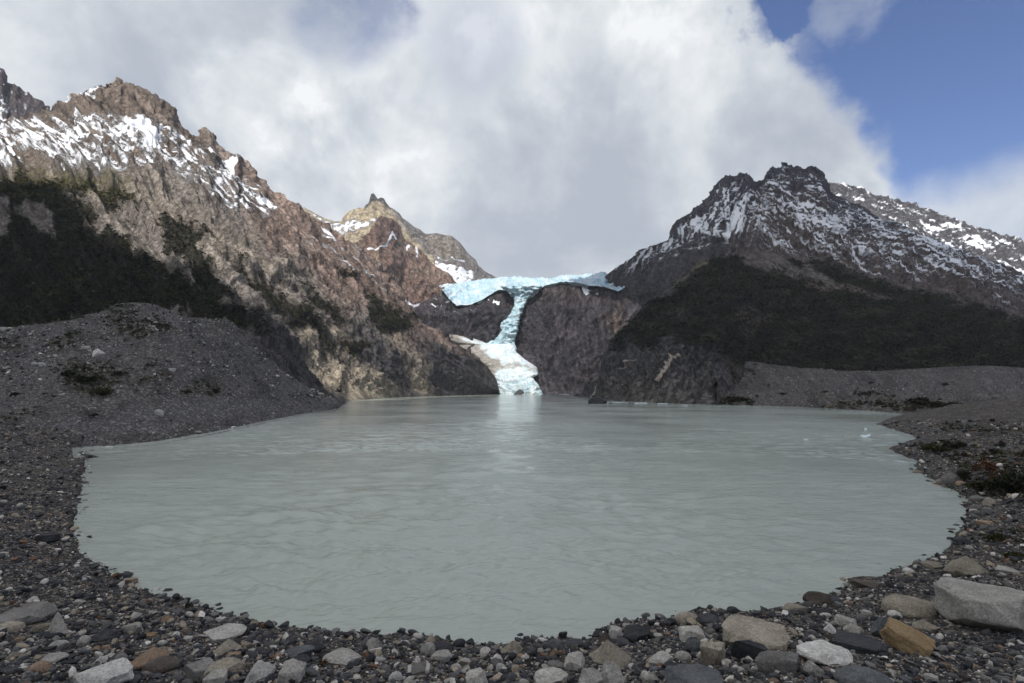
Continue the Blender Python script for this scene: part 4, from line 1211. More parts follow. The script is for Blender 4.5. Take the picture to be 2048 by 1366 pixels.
HERO = [
    # px, py(base), width, height (photo pixels), colour, shape, label
    (115, 1273, 52, 56, 'pale', 'w', 'upright pale grey block with a pointed top on the left bank'),
    (40, 1250, 130, 40, 'grey', 'f', 'long smooth grey slab at the left frame edge behind the upright pale block'),
    (20, 1266, 52, 24, 'beige', 'r', 'rounded beige boulder in front of the long grey slab'),
    (80, 1266, 34, 20, 'beige', 'a', 'beige stone touching the left foot of the upright pale block'),
    (207, 1384, 112, 50, 'white', 'b', 'big white granite slab cut off by the bottom edge on the left'),
    (303, 1330, 100, 40, 'tan', 'w', 'large reddish tan angular rock above the white granite slab'),
    (268, 1346, 54, 22, 'tan', 'f', 'flat tan stone below the large reddish tan rock'),
    (324, 1346, 78, 26, 'brown', 'r', 'smooth dark brown boulder right of the flat tan stone'),
    (400, 1364, 66, 40, 'grey', 'a', 'angular mid grey rock right of the smooth dark brown boulder'),
    (117, 1298, 38, 20, 'pale', 'r', 'rounded pale boulder below the upright pale block'),
    (106, 1325, 54, 20, 'pale', 'f', 'low rounded pale slab in the left foreground'),
    (79, 1349, 40, 26, 'tan', 'r', 'rusty tan rounded boulder near the lower left corner'),
    (203, 1327, 23, 17, 'white', 'a', 'small bright white angular stone in the left foreground'),
    (241, 1326, 27, 21, 'grey', 'r', 'egg-shaped grey stone left of the reddish tan rock'),
    (266, 1270, 44, 26, 'pale', 'a', 'pale broken angular stone beside a rusty flat stone'),
    (298, 1276, 36, 13, 'ochre', 'f', 'thin ochre brick-like stone on the left gravel'),
    (330, 1243, 32, 16, 'tan', 'w', 'low pinkish pointed stone on the left gravel below the waterline'),
    (272, 1241, 21, 19, 'pale', 'a', 'small pale upright stone in fine dark gravel on the left'),
    (212, 1279, 56, 22, 'dark', 'a', 'dark stone pair with a pale cap right of the upright pale block'),
    (167, 1292, 26, 22, 'pale', 'r', 'pale oval stone behind the white granite slab'),
    (30, 1320, 34, 18, 'beige', 'w', 'small beige wedge at the left edge of the foreground'),
    (450, 1280, 86, 21, 'pale', 'f', 'long low pale slab lying parallel to the shore'),
    (456, 1310, 58, 36, 'beige', 'w', 'olive grey boulder with a rounded peak in front of the long low slab'),
    (467, 1316, 32, 13, 'tan', 'f', 'tan stone leaning on the olive grey boulder'),
    (450, 1356, 82, 40, 'beige', 'f', 'broad grey-beige boulder above a pale block at the bottom edge'),
    (519, 1364, 66, 42, 'white', 'a', 'bright white angular rock left of centre at the bottom'),
    (582, 1368, 62, 46, 'pale', 'b', 'pale rock with a grey lower half beside the bright white rock'),
    (428, 1384, 56, 40, 'pale', 'b', 'pale squared block at the bottom edge below the broad boulder'),
    (600, 1318, 60, 24, 'blue', 'f', 'flat blue-grey slate slab with a straight upper edge'),
    (627, 1309, 54, 26, 'dark', 'a', 'dark slate boulder behind the blue-grey slab'),
    (682, 1330, 88, 30, 'pale', 'f', 'wide pale stone with a steep right end left of centre'),
    (531, 1256, 20, 13, 'rust', 'a', 'rust orange stone lying right at the waterline'),
    (748, 1302, 38, 28, 'pale', 'a', 'pale pair-like split rock near the shore left of centre'),
    (602, 1332, 44, 26, 'dark', 'w', 'dark angular rock under the blue-grey slab'),
    (856, 1312, 33, 30, 'pale', 'r', 'pale egg-shaped boulder near the waterline at centre'),
    (883, 1324, 52, 21, 'pale', 'f', 'low pale stone in front of the egg-shaped boulder'),
    (884, 1304, 48, 25, 'dark', 'r', 'dark wet mound right behind the low pale stone'),
    (930, 1340, 32, 24, 'banded', 'r', 'round dark brown cobble ringed by a pale vein'),
    (1024, 1305, 52, 33, 'beige', 'w', 'yellowish wedge boulder standing at the waterline in the centre'),
    (997, 1327, 21, 19, 'white', 'r', 'white egg-like stone below the yellowish wedge boulder'),
    (1109, 1315, 22, 20, 'tan', 'w', 'small pointed tan stone beside a dark flat rock'),
    (836, 1350, 68, 26, 'veined', 'b', 'long grey block crossed by a thin white vein'),
    (954, 1384, 46, 46, 'pale', 'b', 'pale faceted block at the bottom edge in the centre'),
    (1104, 1372, 80, 34, 'pale', 'f', 'long pale slab at the bottom edge right of centre'),
    (1150, 1340, 46, 36, 'pale', 'a', 'rough pale boulder left of the big five-sided rock'),
    (1113, 1342, 44, 20, 'grey', 'f', 'flat grey-topped stone above the long pale slab'),
    (1001, 1343, 22, 18, 'white', 'r', 'white oval stone below the white egg-like stone'),
    (912, 1346, 27, 21, 'pale', 'r', 'pale rounded stone left of the ringed cobble'),
    (791, 1366, 30, 24, 'white', 'r', 'white round stone below the veined block'),
    (1112, 1300, 40, 24, 'blue', 'r', 'blue-black smooth rock at the waterline right of the yellowish wedge'),
    (1145, 1292, 52, 15, 'dark', 'f', 'long low black rock at the edge of the water'),
    (1221, 1337, 92, 56, 'beige', 'w', 'big grey-beige five-sided boulder right of centre'),
    (1222, 1378, 58, 56, 'pale', 'a', 'pale upright boulder below the big five-sided boulder'),
    (1180, 1380, 52, 46, 'pale', 'a', 'pale boulder with a hollow side left of the upright boulder'),
    (1273, 1285, 60, 38, 'dark', 'a', 'black angular boulder on the small shore point'),
    (1231, 1275, 28, 23, 'white', 'b', 'white block at the tip of the small shore point'),
    (1211, 1290, 36, 31, 'brown', 'w', 'brown triangular rock at the tip of the small shore point'),
    (1375, 1247, 50, 26, 'beige', 'r', 'grey-tan boulder at the water beside a dark one'),
    (1415, 1250, 48, 22, 'dark', 'a', 'dark blunt rock at the water above the huge beige boulder'),
    (1384, 1281, 56, 30, 'pale', 'b', 'pale block with a flat top left of the huge beige boulder'),
    (1318, 1333, 60, 36, 'pale', 'a', 'pale many-faced boulder right of the big five-sided boulder'),
    (1388, 1306, 38, 31, 'blue', 'r', 'bluish rounded boulder below the flat-topped pale block'),
    (1426, 1328, 54, 52, 'beige', 'b', 'tall beige squared rock left of the black faceted boulder'),
    (1512, 1298, 142, 62, 'beige', 'f', 'huge beige boulder with a long flat top near the shore'),
    (1506, 1320, 92, 48, 'dark', 'a', 'black faceted boulder in front of the huge beige boulder'),
    (1388, 1386, 124, 54, 'blue', 'f', 'broad dark slate slab cut off by the bottom edge right of centre'),
    (1366, 1323, 36, 21, 'pale', 'r', 'round pale stone with a grey face above the dark slate slab'),
    (1345, 1346, 44, 24, 'dark', 'f', 'dark wedge-topped stone under the many-faced boulder'),
    (1636, 1212, 60, 34, 'brown', 'r', 'dark brown-grey boulder at the waterline on the right'),
    (1590, 1227, 48, 24, 'beige', 'f', 'low beige rock left of the dark waterline boulder'),
    (1826, 1236, 118, 52, 'beige', 'r', 'large smooth olive-beige boulder half sunk in gravel'),
    (1812, 1306, 96, 54, 'ochre', 'b', 'ochre yellow tilted wedge of rock on the right'),
    (1722, 1307, 98, 40, 'dark', 'b', 'long black block left of the ochre wedge'),
    (1771, 1274, 56, 46, 'blue', 'w', 'blue-grey split boulder behind the ochre wedge'),
    (1556, 1348, 92, 48, 'grey', 'f', 'light grey slanted slab below the huge beige boulder'),
    (1650, 1330, 108, 30, 'white', 'f', 'long whitish slab scattered with dark pebbles'),
    (1628, 1354, 44, 32, 'pale', 'a', 'pale angular rock below the long whitish slab'),
    (1730, 1384, 120, 54, 'blue', 'r', 'broad dark blue-grey boulder at the bottom edge on the right'),
    (1976, 1266, 196, 100, 'granite', 'b', 'enormous speckled grey granite block at the right edge'),
    (1934, 1152, 84, 48, 'beige', 'w', 'olive tan pyramid-shaped boulder behind the granite block'),
    (1759, 1139, 26, 15, 'brown', 'r', 'small dark boulder standing in the lake off the right shore'),
    (1731, 1175, 64, 22, 'brown', 'f', 'low brown rock shelf at the water on the right'),
    (1692, 1254, 44, 23, 'pale', 'f', 'pale elongated rock right of the huge beige boulder'),
    (1662, 1266, 28, 21, 'white', 'w', 'small white pointed rock near the long black block'),
    (1707, 1268, 40, 24, 'pale', 'a', 'pale crumpled rock just above the long black block'),
    (1850, 1264, 46, 28, 'beige', 'w', 'beige half-dome rock right of the blue-grey split boulder'),
    (1790, 1235, 28, 15, 'white', 'r', 'white cobble on the flank of the smooth olive-beige boulder'),
    (1868, 1232, 27, 22, 'white', 'r', 'white block leaning on the left side of the granite block'),
    (1904, 970, 38, 27, 'grey', 'r', 'grey domed boulder on the right bank beside the shrubs'),
    (1884, 969, 24, 13, 'beige', 'f', 'tan stone left of the grey domed boulder'),
    (1921, 972, 18, 12, 'tan', 'r', 'tan stone right of the grey domed boulder'),
    (1955, 1006, 30, 15, 'grey', 'f', 'flat grey rock at the bend of the right bank'),
    (1979, 1012, 24, 20, 'beige', 'a', 'beige angular rock above the bend of the right bank'),
    (1951, 1021, 22, 15, 'grey', 'r', 'rounded grey rock below the flat grey rock on the right bank'),
    (1973, 1031, 20, 20, 'grey', 'b', 'upright grey block on the right bank'),
    (1968, 1050, 34, 12, 'tan', 'f', 'flat beige stone on the right bank below the upright block'),
    (1930, 1073, 22, 13, 'beige', 'w', 'small tan wedge at the water on the right bank'),
    (1925, 1088, 32, 15, 'dark', 'r', 'dark rounded rock at the water on the right bank'),
    (1862, 1138, 42, 18, 'beige', 'f', 'low beige rock left of the pyramid-shaped boulder'),
    (1818, 1146, 24, 12, 'white', 'r', 'pale round stone at the water left of the low beige rock'),
    (2020, 1145, 48, 12, 'pale', 'f', 'flat pale slab behind the enormous granite block'),
    (1836, 948, 22, 8, 'beige', 'f', 'flat tan stone at the water on the far part of the right bank'),
    (95, 1087, 44, 22, 'dark', 'f', 'dark flat rock on the steep left bank'),
    (250, 1158, 32, 14, 'dark', 'f', 'dark slab lying at the left waterline'),
    (262, 1168, 26, 13, 'tan', 'f', 'reddish flat rock at the left waterline'),
    (65, 1204, 24, 14, 'pale', 'w', 'small pale pointed stone above the long grey slab'),
    (85, 1222, 28, 16, 'pale', 'r', 'pale rounded stone behind the upright pale block'),
]
rocks = []          # px, py, w of everything placed, so that nothing lands inside another


def place_rock(px_, py_, w, h, colour, style, seed, me=None, sub=4, P0=None, push=True):
    if P0 is None:
        P0 = hit([px_], [py_])[0]
        if np.isnan(P0).any():
            P0 = onwater(np.array([px_]), np.array([py_]))[0]
    r = np.random.default_rng(seed)
    u = math.hypot(P0[0], P0[1]) / math.hypot(F, px_ - CX) * 1.0
    w *= .9; W = w * u; dip = math.atan2(H - P0[2], math.hypot(P0[0], P0[1]))
    D = W * r.uniform(.62, .85)
    Hh = max((.2 if style == 'f' else .34) * W, (h * u - .5 * D * math.sin(dip)) / math.cos(dip))
    Hh *= 1.22
    dirv = np.array([P0[0], P0[1]]) / math.hypot(P0[0], P0[1])
    C_ = np.array([P0[0], P0[1]]) + (dirv * D * .42 if push else 0)
    zg = float(gz(C_[0:1], C_[1:2])[0])
    zg = min(zg, P0[2] + .35 * D) if push else P0[2]
    if me is None:
        V, Fc = rockverts(seed, sub, style)
        me = mesh('rock', V * [W, D, Hh], Fc, SM[colour], True, link=False)
        sc = (1, 1, 1)
    else:
        sc = (W, D, Hh)
    o_ = bpy.data.objects.new('rock', me); COL.objects.link(o_)
    o_.scale = sc
    o_.location = (C_[0], C_[1], zg + Hh * .5 - Hh * .31)
    o_.rotation_euler = (r.uniform(-.08, .08), r.uniform(-.1, .1), math.atan2(-dirv[0], dirv[1]) * 1.0 + r.uniform(-.12, .12))
    return o_, C_, W


for i, (x_, y_, w_, h_, cl, st, lb) in enumerate(HERO):
    o_, C_, W = place_rock(x_, y_, w_, h_, cl, st, 300 + i, sub=4 if w_ > 30 else 3)
    if cl == 'ochre' and w_ > 60: o_.rotation_euler.y = .38; o_.scale.z = .85
    tag(o_, lb, 'rock', 'large rocks on the lake shore')
    rocks.append((x_, y_ - h_ * .4, w_, cl, lb))

# smaller stones: shared shapes, each an object of its own
PROTO = [mesh('stone', *(lambda q: (q[0], q[1]))(rockverts(40 + k, 3, 'arfab'[k % 5])), None, True, link=False) for k in range(12)]
for me in PROTO: me.materials.append(SM['grey'])
NAMES = {'dark': 'dark slate', 'grey': 'mid grey', 'pale': 'pale grey', 'white': 'whitish', 'beige': 'beige', 'tan': 'reddish tan', 'blue': 'bluish grey', 'rust': 'rusty', 'brown': 'dark brown'}
cand = []
shy = lambda x: np.interp(x, [-100, 150, 188, 318, 434, 540, 649, 926, 970, 1169, 1203, 1230, 1350, 1570, 1660, 1758, 1888, 1940, 2100], [1000, 1105, 1124, 1187, 1223, 1254, 1268, 1284, 1291, 1284, 1262, 1241, 1232, 1210, 1187, 1156, 1108, 1020, 1000])
tries = 0
small = []
while len(small) < 205 and tries < 6000:
    tries += 1
    x_ = rng.uniform(5, 2043)
    y0_ = shy(x_)
    y_ = y0_ + (1376 - y0_) * rng.uniform(0.03, 1) ** .75
    grow = np.clip((y_ - 1000) / 330, .35, 1.1)
    w_ = rng.choice([16, 20, 25, 31], p=[.42, .33, .17, .08]) * rng.uniform(.9, 1.15) * grow
    if x_ < 420 and y_ < 1210: w_ *= .75
    if w_ < 11: continue
    if any(abs(x_ - a) < (w_ + c_) * .5 and abs(y_ - b_) < (w_ + c_) * .34 for a, b_, c_, *_ in rocks): continue
    cl = rng.choice(list(NAMES), p=[.30, .21, .16, .05, .09, .06, .06, .015, .055])
    small.append((x_, y_, w_, cl)); rocks.append((x_, y_ - w_ * .25, w_, cl, None))
SH = ['angular', 'rounded', 'flat', 'blocky', 'craggy']
used = {}
heroes = [r_ for r_ in rocks if r_[4]]


def short(lb):
    for cut in (' in front', ' at ', ' on ', ' below', ' behind', ' lying', ' beside', ' right', ' left', ' with', ' near', ' above', ' of ', ' standing', ' leaning', ' touching', ' crossed', ' ringed', ' half', ' cut', ' under', ' scattered', ' just', ' that'):
        lb = lb.split(cut)[0]
    return lb


hshort = [short(r_[4]) for r_ in heroes]
for k, (x_, y_, w_, cl) in enumerate(small):
    me = PROTO[k % len(PROTO)]
    o_, C_, W = place_rock(x_, y_, w_, w_ * .58, cl, 'a', 900 + k, me=me)
    o_.name = 'stone'
    o_.material_slots[0].link = 'OBJECT'; o_.material_slots[0].material = SM[cl]
    o_.rotation_euler.z += rng.uniform(-.6, .6)
    shp = {'a': 'angular', 'r': 'rounded', 'f': 'flat', 'b': 'blocky'}['arfab'[(k % 12) % 5]]
    size = 'tiny' if w_ < 14 else 'small' if w_ < 21 else 'mid-sized'
    best = None
    order = sorted(range(len(heroes)), key=lambda q: math.hypot(heroes[q][0] - x_, 1.5 * (heroes[q][1] - y_)))
    for q in order[:9]:
        if hshort.count(hshort[q]) > 1: continue
        dx, dy = x_ - heroes[q][0], y_ - heroes[q][1]
        rel = ('right of' if dx > 0 else 'left of') if abs(dx) > 1.2 * abs(dy) else ('in front of' if dy > 0 else 'behind')
        lb = f'{size} {NAMES[cl]} {shp} stone {rel} the {hshort[q]}'
        if lb not in used and len(lb.split()) <= 16:
            best = lb; break
    if best is None:
        best = f'{size} {NAMES[cl]} {shp} stone among the dark gravel'
    used[best] = used.get(best, 0) + 1
    tag(o_, best, 'stone', 'stones lying in the shore gravel')

# gravel: tens of thousands of pebbles, one object
def pebbles(name, pts, size, colr, protos, label, seed, sink=.2):
    r = np.random.default_rng(seed)
    Vs, Fs, Cs, base = [], [], [], 0
    which = r.integers(0, len(protos), len(pts))
    for p in range(len(protos)):
        V, Fc = protos[p]
        sel = np.where(which == p)[0]
        if not len(sel): continue
        n = len(sel)
        a = r.uniform(0, 6.283, n); ca, sa = np.cos(a), np.sin(a)
        S = size[sel, None] * np.stack([r.uniform(.8, 1.25, n), r.uniform(.6, 1.0, n), r.uniform(.4, .75, n)], -1)
        v = V[None] * S[:, None, :]
        tl = r.normal(0, .22, (n, 2))
        v = np.stack([v[..., 0], v[..., 1], v[..., 2] + v[..., 0] * tl[:, :1] + v[..., 1] * tl[:, 1:]], -1)
        v = np.stack([v[..., 0] * ca[:, None] - v[..., 1] * sa[:, None], v[..., 0] * sa[:, None] + v[..., 1] * ca[:, None], v[..., 2]], -1)
        v = v + pts[sel][:, None, :] + np.array([0, 0, 1]) * (S[:, 2] * (.5 - sink))[:, None, None]
        Vs.append(v.reshape(-1, 3)); m = len(V)
        Fs.append((Fc[None] + (base + np.arange(n) * m)[:, None, None]).reshape(-1, 3)); base += n * m
        Cs.append(np.repeat(colr[sel], m, 0))
    o_ = mesh(name, np.concatenate(Vs), np.concatenate(Fs), MPEB, True, {'tint': np.concatenate(Cs)})
    return tag(o_, label, name, None, 'stuff')


MPEB = mat_tint('pebble', 25, .9, .5, .02, .3)
PC = np.array([(.038, .039, .043), (.06, .06, .064), (.10, .098, .095), (.16, .155, .145), (.42, .395, .355), (.58, .55, .50), (.28, .235, .18), (.15, .085, .055), (.095, .10, .11)])
PP = np.array([.25, .19, .17, .12, .10, .03, .07, .02, .05])


def palette(n, r, pale=1.0):
    p = PP.copy(); p[4:6] *= pale; p /= p.sum()
    return PC[r.choice(len(PC), n, p=p)] * r.uniform(.75, 1.3, (n, 1))


r_ = np.random.default_rng(77)
N = 82000
cx_ = r_.uniform(-260, 2310, N); cy_ = 1000 + 480 * r_.uniform(0, 1, N)
nb = 14000
cx_ = np.concatenate([cx_, r_.uniform(-260, 200, nb // 2), r_.uniform(1750, 2310, nb // 2)]); cy_ = np.concatenate([cy_, r_.uniform(840, 1010, nb)])
Q = hit(cx_, cy_)
ok = ~np.isnan(Q[:, 0]) & (np.nan_to_num(Q[:, 2], nan=-9) > -.12) & (np.nan_to_num(Q[:, 1]) < 125)
Q, cx_, cy_ = Q[ok], cx_[ok], cy_[ok]
inhero = np.zeros(len(Q), bool)
for a, b_, c_, *_ in rocks:
    if c_ > 36: inhero |= (np.abs(cx_ - a) < c_ * .42) & (np.abs(cy_ - b_) < c_ * .2)
Q, cx_, cy_ = Q[~inhero], cx_[~inhero], cy_[~inhero]
u_ = np.hypot(Q[:, 0], Q[:, 1]) / np.hypot(F, cx_ - CX)
s = np.minimum(2.9 * r_.uniform(0, 1, len(Q)) ** -.47, 19) * np.interp(cy_, [850, 1000, 1200, 1366], [.62, .75, 1.0, 1.15])
s = s * np.interp(cx_, [1500, 1900], [1, .85]) * np.where((cx_ < 500) & (cy_ < 1240), .85, 1)
size = s * u_
small_p = [rockverts(200 + k, 1, 'arf'[k % 3]) for k in range(8)]
big_p = [rockverts(220 + k, 2, 'arf'[k % 3]) for k in range(8)]
colr = palette(len(Q), r_)
bigm = s > 7.5
pts_all, sz_all = Q, size
o_ = pebbles('gravel', Q[~bigm], size[~bigm], colr[~bigm], small_p, 'mixed dark and pale pebbles covering the near shore', 3)
o_ = pebbles('cobbles', Q[bigm], size[bigm], colr[bigm], big_p, 'loose mixed cobbles strewn between the larger rocks of the near shore', 4)
print('gravel', (~bigm).sum(), bigm.sum())


# ---------------------------------------------------------------- things on the moraines and slopes
def on_layer(name, x, y):
    P2, X, Y, N_ = LAYERS[name]
    c_ = int(np.clip(np.searchsorted(X[0], x), 0, X.shape[1] - 1))
    r2 = {'G': srg, 'M': srm, 'C': sr, 'E': RFC}[name]
    k_ = int(np.argmin(np.abs(Y[:r2 + 1, c_] - y)))
    return P2[k_, c_], N_[k_, c_]


for (x_, y_, w_, h_, cl, st, lb, ly) in [
    (197, 713, 24, 17, 'white', 'w', 'pale cone-shaped boulder standing out on the left moraine', 'G'),
    (83, 734, 13, 9, 'white', 'r', 'right one of two pale boulders on the left moraine slope', 'G'), (69, 734, 11, 7, 'white', 'r', 'left one of two pale boulders on the left moraine slope', 'G'),
    (170, 701, 18, 10, 'pale', 'f', 'flat pale boulder just left of the cone-shaped boulder', 'G'), (318, 834, 19, 15, 'pale', 'r', 'pale egg-shaped boulder alone on the smooth left moraine bank', 'G'),
    (219, 900, 24, 9, 'white', 'r', 'whitish boulder at the water below the left moraine', 'G'), (10, 664, 18, 8, 'white', 'f', 'pale boulder below the scrub edge at the far left', 'G'), (253, 731, 10, 9, 'beige', 'r', 'tan boulder on the left moraine beside a scrubby patch', 'G'),
    (345, 748, 15, 8, 'pale', 'f', 'pale flat boulder high on the left moraine', 'G'), (395, 866, 16, 5, 'pale', 'f', 'low pale rock at the left shoreline', 'G'), (466, 857, 14, 5, 'white', 'f', 'small pale rock farther along the left shoreline', 'G'),
    (85, 862, 14, 6, 'grey', 'f', 'small grey boulder on the bench behind the near left bank', 'G')]:
    p_, n_ = on_layer(ly, x_, y_)
    qx_, qy_ = proj(p_)
    o_, _, _ = place_rock(float(qx_), float(qy_), w_, h_, cl, st, int(x_ * 7 + y_), sub=3, P0=p_, push=False)
    tag(o_, lb, 'rock', 'boulders on the left moraine')


def scree(name, layer, rows_, n, lo, hi, label, seed, pale, zone=None):
    P2, X, Y, N_ = LAYERS[layer]
    r = np.random.default_rng(seed)
    ii = r.integers(2, rows_, n * 3); jj = r.integers(0, X.shape[1] - 1, n * 3)
    x, y = X[ii, jj], Y[ii, jj]
    keep = (x > -60) & (x < 2110)
    if zone is not None: keep &= r.uniform(0, 1, len(x)) < zone(x, y)
    ii, jj = ii[keep][:n], jj[keep][:n]
    f_ = r.uniform(0, 1, (len(ii), 1)); pts = P2[ii, jj] * f_ + P2[ii + 1, np.minimum(jj + 1, X.shape[1] - 1)] * (1 - f_)
    u = np.hypot(pts[:, 0], pts[:, 1]) / np.hypot(F, X[ii, jj] - CX)
    s_ = np.minimum(lo * r.uniform(0, 1, len(ii)) ** -.45, hi) * u
    pr = [rockverts(260 + k, 1, 'a') for k in range(5)]
    return pebbles(name, pts, s_, palette(len(ii), r, pale), pr, label, seed)


scree('scree', 'G', srg, 9000, 1.7, 7, 'loose pale and grey stones littering the left moraine', 21, 2.4, lambda x, y: np.where(y > 795, .13, 1.0) * np.clip(.35 + fbm(x / 60, y / 40, 0 * x, 3), .08, 1))
scree('scree', 'M', srm, 1500, 1.2, 3.5, 'loose stones scattered over the right moraine', 22, 1.4)


def leafclump(centres, radii, heights, tints, nq, seed, name, label=None, leaf=.42, kind='stuff', parent=None, cat=None):
    r = np.random.default_rng(seed)
    n = len(centres); T = n * nq
    d = r.normal(size=(n, nq, 3)); d /= np.linalg.norm(d, axis=-1, keepdims=True)
    d *= r.uniform(.25, 1, (n, nq, 1)) ** .5
    d[..., 2] = np.abs(d[..., 2]) * 1.0 + .05
    c_ = centres[:, None, :] + d * np.stack([radii, radii, heights], -1)[:, None, :]
    a = r.normal(size=(n, nq, 3)); a /= np.linalg.norm(a, axis=-1, keepdims=True)
    b_ = np.cross(a, r.normal(size=(n, nq, 3))); b_ /= np.linalg.norm(b_, axis=-1, keepdims=True)
    L = (radii[:, None] * leaf * r.uniform(.6, 1.3, (n, nq)))[..., None]
    V = np.stack([c_ - a * L, c_ + b_ * L * .6, c_ + a * L, c_ - b_ * L * .6], 2).reshape(-1, 3)
    Fq = np.arange(T * 4).reshape(-1, 4)
    tt = np.repeat(np.repeat(tints, nq, 0) * r.uniform(.6, 1.5, (T, 1)), 4, 0)
    o_ = mesh(name, V, Fq, MLEAF, False, {'tint': np.clip(tt, .004, .5)}, parent)
    if label: tag(o_, label, cat or name, None, kind)
    return o_


MLEAF = mat_leaf('leaf')


def scatter_veg(layer, maskf, rows_, n, seed, size, xr=(-140, 2160), thr=.08, hfac=1.1):
    P2, X, Y, N_ = LAYERS[layer]
    r = np.random.default_rng(seed)
    w = maskf(X, Y)[:rows_]
    w = np.where((X[:rows_] > xr[0]) & (X[:rows_] < xr[1]) & (w > thr), w, 0)
    dens = w * np.clip(.65 + .8 * fbm(X[:rows_] / 30, Y[:rows_] / 16, 0 * X[:rows_] + 4, 3), .12, 1.2)
    p = dens.ravel() / dens.sum()
    k_ = r.choice(len(p), n, p=p)
    pts = P2[:rows_].reshape(-1, 3)[k_] + r.normal(0, .3, (n, 3))
    u = np.hypot(pts[:, 0], pts[:, 1]) / np.hypot(F, X[:rows_].ravel()[k_] - CX)
    rad = u * size * r.uniform(.55, 1.35, n)
    return pts, rad, rad * hfac * r.uniform(.8, 1.3, n), r, X[:rows_].ravel()[k_], Y[:rows_].ravel()[k_]


pts, rad, hh_, r, vx, vy = scatter_veg('C', veg_C, sr, 12000, 31, 3.4)
base = np.where((r.uniform(0, 1, len(pts)) < .1)[:, None], np.array([[.032, .028, .020]]), np.array([[.014, .0155, .008]])) * r.uniform(.4, 2.6, (len(pts), 1)) ** 1.1
base = base * (1 + .9 * np.clip(fbm(vx / 60, vy / 22, 0 * vx + 2, 4), -.6, 1))[:, None] * np.array([[1.05, 1.0, .85]])
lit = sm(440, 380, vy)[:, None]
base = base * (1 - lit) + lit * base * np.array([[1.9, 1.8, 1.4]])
leafclump(pts, rad, hh_, base, 14, 32, 'forest', 'dark low scrub forest on the lower flank of the brown mountain', cat='forest')
pts, rad, hh_, r, vx, vy = scatter_veg('E', veg_E, sre, 13000, 33, 3.2)
base = np.where((r.uniform(0, 1, len(pts)) < .12)[:, None], np.array([[.032, .028, .021]]), np.array([[.014, .0155, .009]])) * r.uniform(.4, 2.6, (len(pts), 1)) ** 1.1
base = base * (1 + .9 * np.clip(fbm(vx / 70, vy / 22, 0 * vx + 2, 4), -.6, 1))[:, None] * np.array([[1.05, 1.0, .85]])
hill = np.maximum(sm(1650, 1900, vx) * sm(670, 600, vy), .55 * sm(640, 560, vy) * sm(1380, 1440, vx))[:, None]
base = base * (1 - hill * .7) + hill * .7 * np.array([[.045, .042, .02]]) * r.uniform(.5, 1.4, (len(pts), 1))
leafclump(pts, rad, hh_, base, 14, 34, 'forest', 'dark forest covering the spur below the snowy crags', cat='forest')
for ly, pat, rows_, n, sd, lb in (('G', PATCH_L, srg, 900, 35, 'dark scrub patches on the left moraine'), ('M', PATCH_R, srm, 700, 36, 'dark scrub patches on the right moraine')):
    mk = lambda X, Y: np.clip(sum(pmask(X, Y, p, 6, 10, 2.) * sm(-.3, .3, fbm(X / 13, Y / 8, 0 * X + 6, 4)) * a for p, a in pat), 0, 1)
    pts, rad, hh_, r, vx, vy = scatter_veg(ly, mk, rows_, n, sd, 3.2, hfac=.8)
    base = np.where((r.uniform(0, 1, n) < .15)[:, None], np.array([[.07, .040, .018]]), np.array([[.026, .028, .011]])) * r.uniform(.5, 1.5, (n, 1))
    leafclump(pts, rad, hh_, base, 16, sd + 20, 'scrub', lb, cat='scrub')
# low mossy cover on the right bank
r = np.random.default_rng(41)
cx_ = r.uniform(1820, 2110, 4200); cy_ = r.uniform(835, 1135, 4200)
mk = np.clip(sum(pmask(cx_, cy_, p, 5, 8, 2.) * a for p, a in PATCH_A), 0, 1)
s_ = (r.uniform(0, 1, 4200) < mk * .8)
Q = hit(cx_[s_], cy_[s_]); kq = ~np.isnan(Q[:, 0]); Q = Q[kq]; xx = cx_[s_][kq]
u = np.hypot(Q[:, 0], Q[:, 1]) / np.hypot(F, xx - CX)
base = np.where((r.uniform(0, 1, len(Q)) < .16)[:, None], np.array([[.075, .038, .018]]), np.array([[.028, .030, .011]])) * r.uniform(.5, 1.5, (len(Q), 1))
rad = u * r.uniform(2.2, 5.5, len(Q))
leafclump(Q, rad, rad * .55, base, 18, 42, 'ground_cover', 'low mossy green and russet cover on the right bank', cat='ground cover')

# single shrubs
MST, t, b = mat('stem'); b.inputs['Base Color'].default_value = (.05, .038, .028, 1); b.inputs['Roughness'].default_value = .9


def tube(pts, rad, n=5):
    pts = np.array(pts, float); V, Fc = [], []
    for i, p in enumerate(pts):
        d = pts[min(i + 1, len(pts) - 1)] - pts[max(i - 1, 0)]; d /= np.linalg.norm(d) + 1e-9
        a = np.cross(d, [0.3, .9, .2]); a /= np.linalg.norm(a) + 1e-9; b_ = np.cross(d, a)
        for k in range(n):
            q = 2 * math.pi * k / n
            V.append(p + rad[i] * (math.cos(q) * a + math.sin(q) * b_))
    for i in range(len(pts) - 1):
        for k in range(n):
            Fc.append((i * n + k, i * n + (k + 1) % n, (i + 1) * n + (k + 1) % n, (i + 1) * n + k))
    return np.array(V), np.array(Fc)


